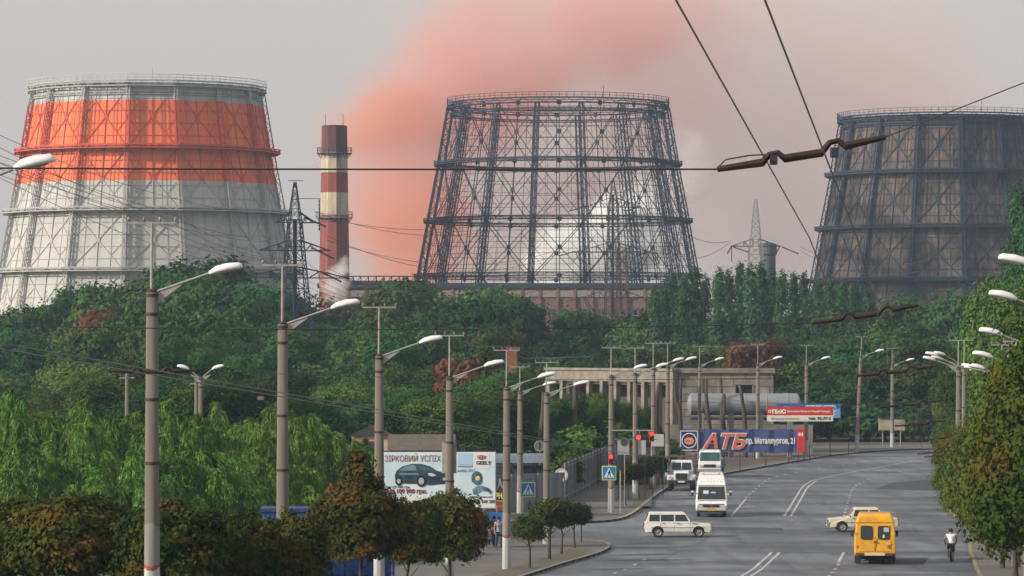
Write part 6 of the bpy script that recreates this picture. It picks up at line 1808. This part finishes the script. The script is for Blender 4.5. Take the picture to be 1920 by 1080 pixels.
for sx in (-1, 1):
    MB().box((sx * .74, -2.70, .70), (.38, .1, .15)).build('headlight', HEADL, wv, bevel=.03)
    MB().box((sx * .55, -2.79, .50), (.10, .03, .06)).build('fog_light', HEADL, wv)
    ms = MB().box((sx * 1.22, -1.75, 1.50), (.16, .12, .34)).build('mirror', BLKT, wv, bevel=.03); MB().bar((sx * .95, -1.7, 1.42), (sx * 1.18, -1.75, 1.45), .04).build('mirror_arm', VWH, ms); MB().box((sx * 1.22, -1.82, 1.60), (.15, .03, .1)).build('mirror_cap', VWH, ms)
    wheel(wv, sx * .82, -1.9, .33, .22, 'X'); wheel(wv, sx * .82, 1.7, .33, .22, 'X')
MB().box((0, -2.72, .52), (W * .95, .16, .20)).build('front_bumper', mat('bumper_olive', (.30, .30, .22), (.5, .5, .44), scale=2), wv, bevel=.04)
MB().box((0, -2.70, .36), (W * .9, .12, .12)).build('lower_lip', BLKT, wv)
MB().box((.02, -2.81, .50), (.52, .02, .17)).build('number_plate', PLO, wv)
# --- bonneted truck parked at the kerb, facing the camera
gt = thing('bonneted_truck', 'pale old bonneted truck with a dark grille at the left kerb', 'truck', (X(1281, 279), 281.5, 0), R(-3))
section_body(gt, 'bonnet', [(-2.6, .80), (-2.62, 1.35), (-2.3, 1.50), (-1.2, 1.56), (-1.2, .80)], 1.15, GAZW, .0, .06)
section_body(gt, 'cab', [(-1.25, .75), (-1.25, 1.50), (-1.05, 2.16), (-.85, 2.26), (.15, 2.26), (.25, .75)], 1.86, GAZW, .16, .08, 1.4, 2.3)
slab('windscreen', CARG, gt, (-1.24, 1.56), (-1.07, 2.09), 1.50, 1.38, .02); MB().bar((0, -1.27, 1.54), (0, -1.10, 2.10), .07).build('screen_pillar', GAZW, gt)
for sx in (-1, 1):
    mb = MB(); mb.prism([(-2.58, .82), (-2.50, 1.18), (-1.4, 1.24), (-1.0, .85), (-1.35, .80), (-1.6, 1.0), (-2.15, 1.0), (-2.35, .78)], sx * .56, sx * 1.06, 'YZ'); mb.build('fender', GAZW, gt, bevel=.05)
    mb = MB(); mb.lathe([(.13, -.06), (.13, 0), (.07, .03)], 16, (sx * .82, -2.56, 1.0), 'Y'); mb.build('headlight', HEADL, gt)
    wheel(gt, sx * .86, -1.9, .46, .26, 'X'); wheel(gt, sx * .82, 1.9, .46, .4, 'X')
    m_ = MB().box((sx * 1.12, -1.25, 1.85), (.14, .06, .28)).build('mirror', BLKT, gt, bevel=.02); MB().bar((sx * .85, -1.15, 1.75), (sx * 1.1, -1.25, 1.80), .03).build('mirror_arm', BLKT, m_)
MB().box((0, -2.64, 1.12), (.86, .06, .46)).build('grille', BLKT, gt, bevel=.02)
mb = MB()
for i in range(6): mb.box((-.36 + i * .144, -2.68, 1.12), (.02, .02, .42))
mb.build('grille_bars', mat('grille_bar', (.08, .09, .1)), gt)
MB().box((0, -2.74, .70), (1.96, .12, .20)).build('front_bumper', BLKT, gt, bevel=.02); MB().box((0, -2.81, .72), (.5, .02, .13)).build('number_plate', PLW, gt)
MB().box((0, .3, .62), (.9, 5.2, .22)).build('chassis', UNDER, gt)
MB().box((0, 2.0, 1.0), (2.1, 3.1, .14)).build('bed', mat('bed_brown', (.10, .06, .045)), gt)
mb = MB()
for sx in (-1, 1):
    for yy in (.5, 3.4): mb.bar((sx * 1.0, yy, 1.0), (sx * 1.0, yy, 2.5), .07)
    mb.bar((sx * 1.0, .5, 2.5), (sx * 1.0, 3.4, 2.5), .07)
mb.bar((-1.0, .5, 2.5), (1.0, .5, 2.5), .09); mb.bar((-1, 3.4, 2.5), (1, 3.4, 2.5), .07)
mb.build('load_frame', mat('rusty_frame', (.16, .08, .05), (.1, .06, .05)), gt)
# --- cab-over truck behind the minibus
ct = thing('cab_over_truck', 'white cab-over truck right behind the white minibus', 'truck', (X(1336, 306), 309, 0), R(-5))
section_body(ct, 'cab', [(-2.0, .55), (-2.05, 1.1), (-1.95, 1.35), (-1.75, 2.15), (-1.55, 2.28), (-.2, 2.28), (-.2, .55)], 1.88, VWH, .10, .08, 1.3, 2.3)
slab('windscreen', mat('teal_windscreen', (.02, .07, .08), (.05, .13, .14), scale=1.5, rough=.15), ct, (-1.96, 1.40), (-1.78, 2.08), 1.64, 1.56)
MB().box((0, -2.05, .98), (1.0, .06, .24)).build('grille', BLKT, ct, bevel=.02)
for sx in (-1, 1):
    MB().box((sx * .72, -2.04, .95), (.28, .08, .18)).build('headlight', HEADL, ct, bevel=.02); wheel(ct, sx * .80, -1.3, .42, .26, 'X'); wheel(ct, sx * .80, 2.4, .42, .4, 'X')
    m_ = MB().box((sx * 1.14, -1.95, 1.75), (.14, .06, .42)).build('mirror', BLKT, ct, bevel=.02); MB().bar((sx * .88, -1.8, 1.95), (sx * 1.12, -1.95, 1.93), .03).build('mirror_arm', BLKT, m_)
MB().box((0, -2.05, .62), (1.9, .16, .22)).build('front_bumper', mat('grey_bumper', (.3, .3, .3)), ct, bevel=.03); MB().box((0, .9, .62), (.9, 5, .25)).build('chassis', UNDER, ct)
MB().box((.12, 1.9, 1.15), (2.1, 3.6, .7)).build('side_boards', mat('grey_boards', (.30, .31, .31), (.2, .2, .2)), ct, bevel=.02)
# ------------------------------------------------------------------ people
SKIN = mat('skin', (.42, .22, .15), (.36, .18, .12), scale=6, rough=.6)
def skin_obj(name, verts, edges, m, parent, root=0, sub=1):
    me = bpy.data.meshes.new(name)
    me.from_pydata([v[:3] for v in verts], edges, [])
    me.materials.append(m)
    o = obj(name, me, parent)
    sk = o.modifiers.new('skin', 'SKIN'); sk.use_smooth_shade = True
    lay = me.skin_vertices[0] if len(me.skin_vertices) else None
    if lay is None:
        bpy.context.view_layer.objects.active = o
        bm = bmesh.new(); bm.from_mesh(me); bm.verts.layers.skin.verify(); bm.to_mesh(me); bm.free(); lay = me.skin_vertices[0]
    for i, v in enumerate(verts):
        rr = v[3]; lay.data[i].radius = (rr, v[4] if len(v) > 4 else rr)
    lay.data[root].use_root = True
    ss = o.modifiers.new('subdivision', 'SUBSURF'); ss.levels = sub; ss.render_levels = sub
    return o
def person(label, loc, rz, J, shirt, pants, hair, shirt_sleeve=.5, sc=1.0, shoes=None, extra=None, shorts=False):
    """J: joint name -> point; body faces -y"""
    r = thing('person', label, 'person', loc, rz)
    r.scale = (sc,) * 3
    n = ['pelvis', 'waist', 'chest', 'neck', 'head', 'crown', 'lsh', 'lel', 'lwr', 'rsh', 'rel', 'rwr', 'lhip', 'lkn', 'lan', 'lto', 'rhip', 'rkn', 'ran', 'rto']
    rad = dict(pelvis=.12, waist=.11, chest=.13, neck=.055, head=.095, crown=.075, lsh=.06, lel=.042, lwr=.028, rsh=.06, rel=.042, rwr=.028, lhip=.085, lkn=.055, lan=.038, lto=.035, rhip=.085, rkn=.055, ran=.038, rto=.035)
    idx = {k: i for i, k in enumerate(n)}
    V = [(*J[k], rad[k]) for k in n]
    E = [(idx[a], idx[b]) for a, b in (('pelvis', 'waist'), ('waist', 'chest'), ('chest', 'neck'), ('neck', 'head'), ('head', 'crown'), ('chest', 'lsh'), ('lsh', 'lel'), ('lel', 'lwr'), ('chest', 'rsh'), ('rsh', 'rel'), ('rel', 'rwr'), ('pelvis', 'lhip'), ('lhip', 'lkn'), ('lkn', 'lan'), ('lan', 'lto'), ('pelvis', 'rhip'), ('rhip', 'rkn'), ('rkn', 'ran'), ('ran', 'rto'))]
    for s, el, wr in ((1, 'lel', 'lwr'), (-1, 'rel', 'rwr')):
        w_ = Vector(J[wr]); d = (w_ - Vector(J[el])).normalized(); sd = d.cross(Vector((0, 1, .1))).normalized(); up = sd.cross(d)
        V.append((*(w_ + d * .075), .034, .018)); pi_ = len(V) - 1; E.append((idx[wr], pi_))
        for f in range(4):
            o_ = sd * (-.03 + .02 * f); ln = (.062, .075, .07, .055)[f]
            V.append((*(w_ + d * .11 + o_), .010)); E.append((pi_, len(V) - 1)); V.append((*(w_ + d * (.11 + ln * .6) + o_ * 1.1 + up * .015), .008)); E.append((len(V) - 2, len(V) - 1))
        V.append((*(w_ + d * .05 - sd * .045 * 1), .011)); E.append((idx[wr], len(V) - 1)); V.append((*(w_ + d * .10 - sd * .055), .009)); E.append((len(V) - 2, len(V) - 1))
    skin_obj('body', V, E, SKIN, r)
    hd = Vector(J['head']); cr = Vector(J['crown']); f = Vector((0, -1, 0))
    mb = MB(); mb.smooth = True; mb.lathe([(.001, .14), (.06, .125), (.098, .07), (.107, .0), (.09, -.06), (.02, -.08)], 14, hd + (cr - hd) * .55 + Vector((0, .018, 0))); mb.build('hair', hair, r, fix=False)
    mb = MB(); mb.prism([(-.10, -.012), (-.135, -.02), (-.10, .035)], -.012, .012, 'YZ'); mb.v = [(x + hd.x, y + hd.y, z + hd.z) for x, y, z in mb.v]; mb.build('nose', SKIN, r)
    for s in (-1, 1):
        MB().box(hd + Vector((s * .035, -.095, .03)), (.022, .012, .012)).build('eye', BLKT, r); MB().box(hd + Vector((s * .098, 0, .0)), (.02, .04, .06)).build('ear', SKIN, r)
    MB().box(hd + Vector((0, -.092, -.045)), (.05, .012, .01)).build('mouth', mat('lips', (.3, .1, .08)), r)
    def sub(keys, edges, m, nm, gr, ends={}):
        ii = {k: i for i, k in enumerate(keys)}
        vv = []
        for k in keys:
            p = ends.get(k, J.get(k)); rr = rad.get(k, ends[k][3] if k in ends and len(ends[k]) > 3 else .05)
            vv.append((*p[:3], (ends[k][3] if k in ends and len(ends[k]) > 3 else rr) + gr))
        return skin_obj(nm, vv, [(ii[a], ii[b]) for a, b in edges], m, r)
    def mid(a, b, t, rr): v = Vector(J[a]).lerp(Vector(J[b]), t); return (*v, rr)
    e = {'ls': mid('lsh', 'lel', shirt_sleeve, .05), 'rs': mid('rsh', 'rel', shirt_sleeve, .05), 'nk': mid('chest', 'neck', .6, .06), 'hm': mid('waist', 'pelvis', .8, .12)}
    sub(['waist', 'chest', 'nk', 'lsh', 'ls', 'rsh', 'rs', 'hm'], [('waist', 'chest'), ('chest', 'nk'), ('chest', 'lsh'), ('lsh', 'ls'), ('chest', 'rsh'), ('rsh', 'rs'), ('waist', 'hm')], shirt, 'shirt', .022, e)
    if shorts: e2 = {'la': mid('lhip', 'lkn', .95, .065), 'ra': mid('rhip', 'rkn', .95, .065)}; ks = ['pelvis', 'lhip', 'la', 'rhip', 'ra']; es = [('pelvis', 'lhip'), ('lhip', 'la'), ('pelvis', 'rhip'), ('rhip', 'ra')]
    else: e2 = {}; ks = ['pelvis', 'lhip', 'lkn', 'lan', 'rhip', 'rkn', 'ran']; es = [('pelvis', 'lhip'), ('lhip', 'lkn'), ('lkn', 'lan'), ('pelvis', 'rhip'), ('rhip', 'rkn'), ('rkn', 'ran')]
    sub(ks, es, pants, 'shorts' if shorts else 'trousers', .022, e2)
    for s in ('l', 'r'):
        a, t = Vector(J[s + 'an']), Vector(J[s + 'to']); skin_obj('shoe', [(*(a - Vector((0, 0, .02))), .045), (*t, .04), (*(a + Vector((0, .05, -.035))), .035)], [(0, 1), (0, 2)], shoes or BLKT, r)
    return r
WALK = dict(pelvis=(0, 0, .95), waist=(0, 0, 1.1), chest=(0, -.02, 1.34), neck=(0, -.01, 1.50), head=(0, -.04, 1.60), crown=(0, -.03, 1.69), lsh=(.19, -.01, 1.42), lel=(.24, .10, 1.16), lwr=(.25, .02, .93), rsh=(-.19, -.01, 1.42), rel=(-.24, -.02, 1.15), rwr=(-.24, -.18, .95),
            lhip=(.09, 0, .88), lkn=(.10, -.14, .50), lan=(.10, -.12, .08), lto=(.11, -.27, .04), rhip=(-.09, 0, .88), rkn=(-.10, .04, .48), ran=(-.10, .24, .12), rto=(-.11, .14, .04))
HAIRD = mat('dark_hair', (.02, .016, .014), (.03, .022, .018), rough=.7)
JEAN = mat('blue_jeans', (.03, .05, .11), (.05, .08, .15), scale=8, rough=.9)
person('walking person in blue checked shirt and jeans left of the red-banded post', (X(935, 197), 197, PH), R(12), WALK, mat('checked_shirt', (.06, .10, .22), (.45, .48, .52), scale=16, rough=.9, lo=.45, hi=.55), JEAN, HAIRD)
W2 = {k: (v[0], v[1] * -.8 if k in ('lkn', 'rkn', 'lan', 'ran') else v[1], v[2]) for k, v in WALK.items()}; W2['lto'] = (.11, -.02, .04); W2['rto'] = (-.11, -.32, .04)
W2 = {k: v for k, v in WALK.items()}
person('walking person in a dark red top beside the one in checked shirt', (X(926.5, 199), 199, PH), R(-15), W2, mat('dark_red_top', (.20, .06, .06), (.12, .04, .05), scale=8, rough=.9), mat('navy_trousers', (.02, .025, .05), rough=.9), HAIRD, sc=.97)
STAND = dict(WALK); STAND.update(lkn=(.11, -.02, .49), lan=(.12, .02, .08), lto=(.13, -.13, .04), rkn=(-.11, -.02, .49), ran=(-.12, .02, .08), rto=(-.13, -.13, .04), lel=(.26, .04, 1.18), lwr=(.16, -.16, 1.08), rel=(-.27, .02, 1.18), rwr=(-.22, -.08, .95))
person('standing person in a white shirt and pale trousers left of the bonneted truck', (X(1239, 292), 292, PH), R(20), STAND, mat('white_shirt', (.72, .72, .68), rough=.9), mat('grey_trousers', (.20, .22, .22), rough=.9), mat('grey_hair', (.45, .42, .38)), shirt_sleeve=.6, sc=1.0)
# cyclist riding away: the body faces +y, so turn it by 180 degrees
bx_, by_ = X(1783, 187), 187
RIDE = dict(pelvis=(0, .16, .98), waist=(0, .12, 1.12), chest=(0, -.06, 1.36), neck=(0, -.14, 1.50), head=(0, -.20, 1.59), crown=(0, -.19, 1.68), lsh=(.20, -.07, 1.43), lel=(.30, -.24, 1.20), lwr=(.27, -.42, 1.04), rsh=(-.20, -.07, 1.43), rel=(-.30, -.24, 1.20), rwr=(-.27, -.42, 1.04),
            lhip=(.09, .14, .93), lkn=(.13, -.22, .74), lan=(.12, -.06, .38), lto=(.12, -.19, .34), rhip=(-.09, .14, .93), rkn=(-.13, -.12, .57), ran=(-.12, .02, .19), rto=(-.12, -.11, .14))
cy = person('cyclist in a white sleeveless vest and dark shorts riding away by the right kerb', (bx_, by_, 0), R(176), RIDE, mat('white_vest', (.80, .80, .80), rough=.9), mat('dark_shorts', (.04, .045, .04), rough=.9), HAIRD, shirt_sleeve=.12, shorts=True)
bk = thing('bicycle', 'dark bicycle under the cyclist in the white vest', 'bicycle', (bx_, by_, 0), R(176))
BIK = mat('bike_dark', (.03, .03, .035), rough=.4)
def bwheel(y):
    wr = bpy.data.objects.new('wheel', None); COL.objects.link(wr); wr.parent = bk; wr.location = (0, y, .34)
    n = 28; pts = [(0, .325 * math.cos(2 * PI * i / n), .325 * math.sin(2 * PI * i / n)) for i in range(n + 1)]
    MB().tube(pts, .026, 6, caps=False).build('tyre', TYRE, wr)
    mb = MB()
    for i in range(12): mb.bar((0, 0, 0), (0, .32 * math.cos(i * PI / 6), .32 * math.sin(i * PI / 6)), .004)
    mb.build('spokes', CHR, wr)
bwheel(-.55); bwheel(.52)
mb = MB()
for p, q in (((0, .52, .34), (0, .05, .30)), ((0, .05, .30), (0, .17, .88)), ((0, .05, .30), (0, -.40, .72)), ((0, .14, .80), (0, -.38, .86)), ((0, .52, .34), (0, .15, .80)), ((0, -.37, .95), (0, -.42, .66)), ((0, -.42, .66), (0, -.55, .34))): mb.tube([p, q], .016, 7)
mb.build('frame', BIK, bk)
MB().tube([(-.27, -.40, 1.00), (-.1, -.40, .97), (.1, -.40, .97), (.27, -.40, 1.00)], .014, 7).build('handlebar', BIK, bk)
MB().box((0, .18, .89), (.15, .26, .05)).build('saddle', BLKT, bk, bevel=.02)
mb = MB(); mb.bar((.12, .02, .30 + .04), (.12, -.06, .34), .03); mb.bar((-.12, .06, .12), (-.12, -.04, .12), .03); mb.bar((.06, .05, .30), (.08, -.04, .34), .02); mb.bar((-.06, .05, .30), (-.08, .02, .13), .02); mb.build('crank', CHR, bk)
MB().box((0, .62, .55), (.05, .02, .06)).build('rear_reflector', REDL, bk)
